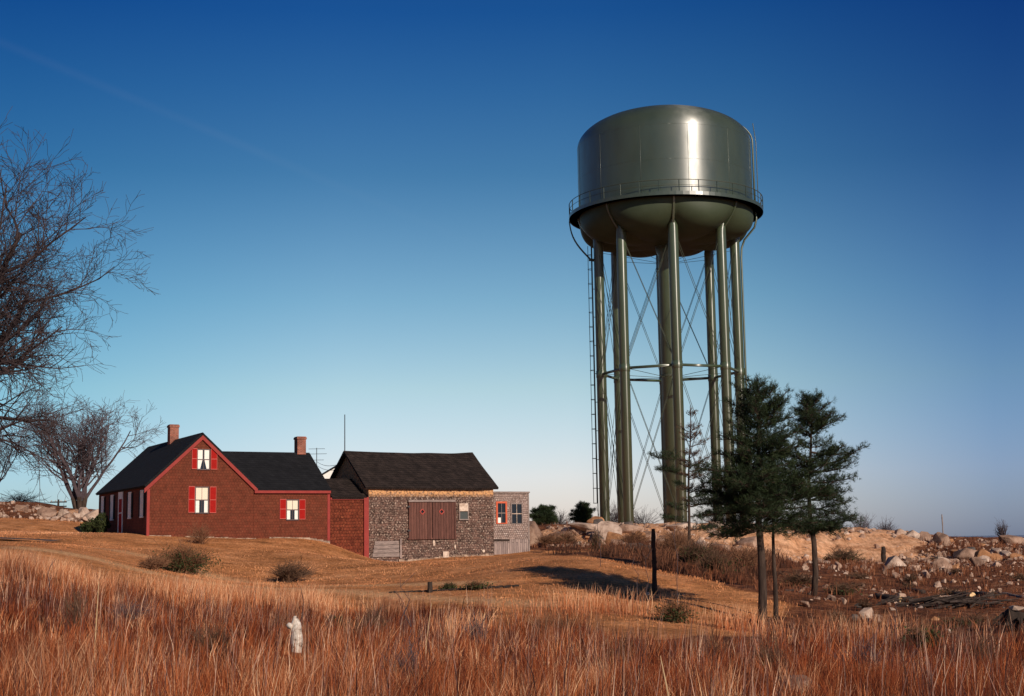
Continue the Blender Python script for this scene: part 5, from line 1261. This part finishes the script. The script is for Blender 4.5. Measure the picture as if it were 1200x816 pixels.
o = field(180000, 9, 24, 1, .43, .006, 18); o['label'] = 'tall rust-red dry grass in the near foreground'
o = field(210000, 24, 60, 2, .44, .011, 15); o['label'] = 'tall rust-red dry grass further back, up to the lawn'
# straw-coloured clumps at the lawn margin
def clumps(seed, spots, label):
    rn = np.random.RandomState(seed); xs, ys = [], []
    for (px, Y, r_, n) in spots:
        p = onground(px, Y); xs.append(rn.normal(p.x, r_, n)); ys.append(rn.normal(Y, r_*.7, n))
    x = np.concatenate(xs); y = np.concatenate(ys); n = len(x)
    o = blades('straw_grass', x, y, rn.uniform(.45, 1.0, n), .016*rn.uniform(.6, 1.4, n), rn.uniform(.66, 1, n), G1, seed, .2); o['label'] = label
clumps(7, [(365, 50, .7, 700), (355, 52, .5, 500), (455, 50, .4, 350), (20, 46, 1.6, 2200), (55, 46, 1.2, 1200), (210, 50, 1.2, 900), (240, 52, 1.0, 700), (300, 52, 1.5, 700), (860, 46, .6, 350), (540, 44, .6, 300), (1000, 40, .8, 400), (700, 48, 1.4, 500)], 'pale straw-coloured grass clumps along the edge of the lawn')
# cleared ground: short rusty tufts
G5 = grass_material('scrub_grass', [(0, (.035, .015, .010)), (.35, (.12, .042, .022)), (.65, (.26, .10, .045)), (1, (.46, .25, .14))])
x, y, rn = scatter(90000, 38, 118, 5, 9, side=.42); wd_ = weights(x, y); k = (wd_['D'] > rn.uniform(.35, .6, len(x))) & ((x > 2) | (y > 95)); x, y = x[k], y[k]; n = len(x)
patch = wobble(x*1.1, y*1.1)*2; kk = rn.rand(n) < .62+patch*1.6; x, y, patch = x[kk], y[kk], patch[kk]; n = len(x)
o = blades('rough_grass', x, y, np.clip(rn.normal(.27, .09, n)*(1+patch), .08, .6), .024*rn.uniform(.6, 1.5, n), np.clip(rn.normal(.40, .22, n)+patch*.3, 0, 1), G5, 5, .38); o['label'] = 'short rusty grass and weeds over the cleared ground and banks'
# lawn: short golden turf
G2 = grass_material('lawn_grass', [(0, (.20, .085, .032)), (.3, (.42, .18, .075)), (.6, (.62, .29, .135)), (1, (.74, .44, .25))], .85)
x, y, rn = scatter(120000, 44, 105, 6, 0, side=.42); wd_ = weights(x, y); k = (wd_['L'] > rn.uniform(.35, .55, len(x))); x, y = x[k], y[k]
lx_ = (x-O.x)*U.x+(y-O.y)*U.y; ly_ = (x-O.x)*V.x+(y-O.y)*V.y; inside = (lx_ > -.2) & (lx_ < ST1+.1) & (ly_ > -.15) & (ly_ < 13.2)
rdm = (x < pt(68, 634, 76).x) & (np.abs(y-73) < 5.5); x, y = x[~inside & ~rdm], y[~inside & ~rdm]; n = len(x)
o = blades('lawn_grass', x, y, np.clip(rn.normal(.045, .02, n), .02, .12), .022*rn.uniform(.6, 1.5, n), np.clip(rn.normal(.47, .08, n)+wobble(x, y)*2.4, 0, 1), G2, 6, .5); o['label'] = 'short golden-brown lawn grass around the buildings'

x, y, rn = scatter(5200, 10, 52, 17, 4); w_ = weights(x, y)['G']; k = w_ > .5; x, y = x[k], y[k]; n = len(x)
G3 = grass_material('stem_colour', [(0, (.03, .013, .011)), (.5, (.12, .055, .045)), (.8, (.34, .20, .15)), (1, (.66, .46, .32))])
o = blades('weed_stems', x, y, openings(x, y, rn.uniform(.7, 1.15, n)), .012*rn.uniform(.6, 1.5, n), rn.uniform(0, 1, n), G3, 17, .12); o['label'] = 'scattered darker weed stalks rising above the red grass'

# thicket of rusty stems along the bank between lawn and ledge
rn = np.random.RandomState(31); cx_ = rn.uniform(640, 900, 230); cy_ = rn.uniform(68, 97, 230); xs = (cx_-600)/1667*cy_
wd_ = weights(xs, cy_); k = (wd_['D']+.5*wd_['R']) > .55; xs, cy_ = xs[k], cy_[k]; m_ = len(xs)
G4 = grass_material('scrub_colour', [(0, (.04, .02, .013)), (.35, (.12, .052, .030)), (.7, (.26, .12, .06)), (1, (.46, .28, .17))])
x = np.repeat(xs, 40)+rn.normal(0, .45, m_*40); y = np.repeat(cy_, 40)+rn.normal(0, .45, m_*40); hh = np.repeat(rn.uniform(.35, 1.15, m_), 40)*rn.uniform(.5, 1.1, m_*40)
o = blades('brush', x, y, hh, .03*rn.uniform(.6, 1.4, m_*40), np.clip(np.repeat(rn.uniform(.02, .55, m_), 40)+rn.normal(0, .16, m_*40), 0, 1), G4, 31, .35); o['label'] = 'tangled rusty brush growing along the bank under the ledge'
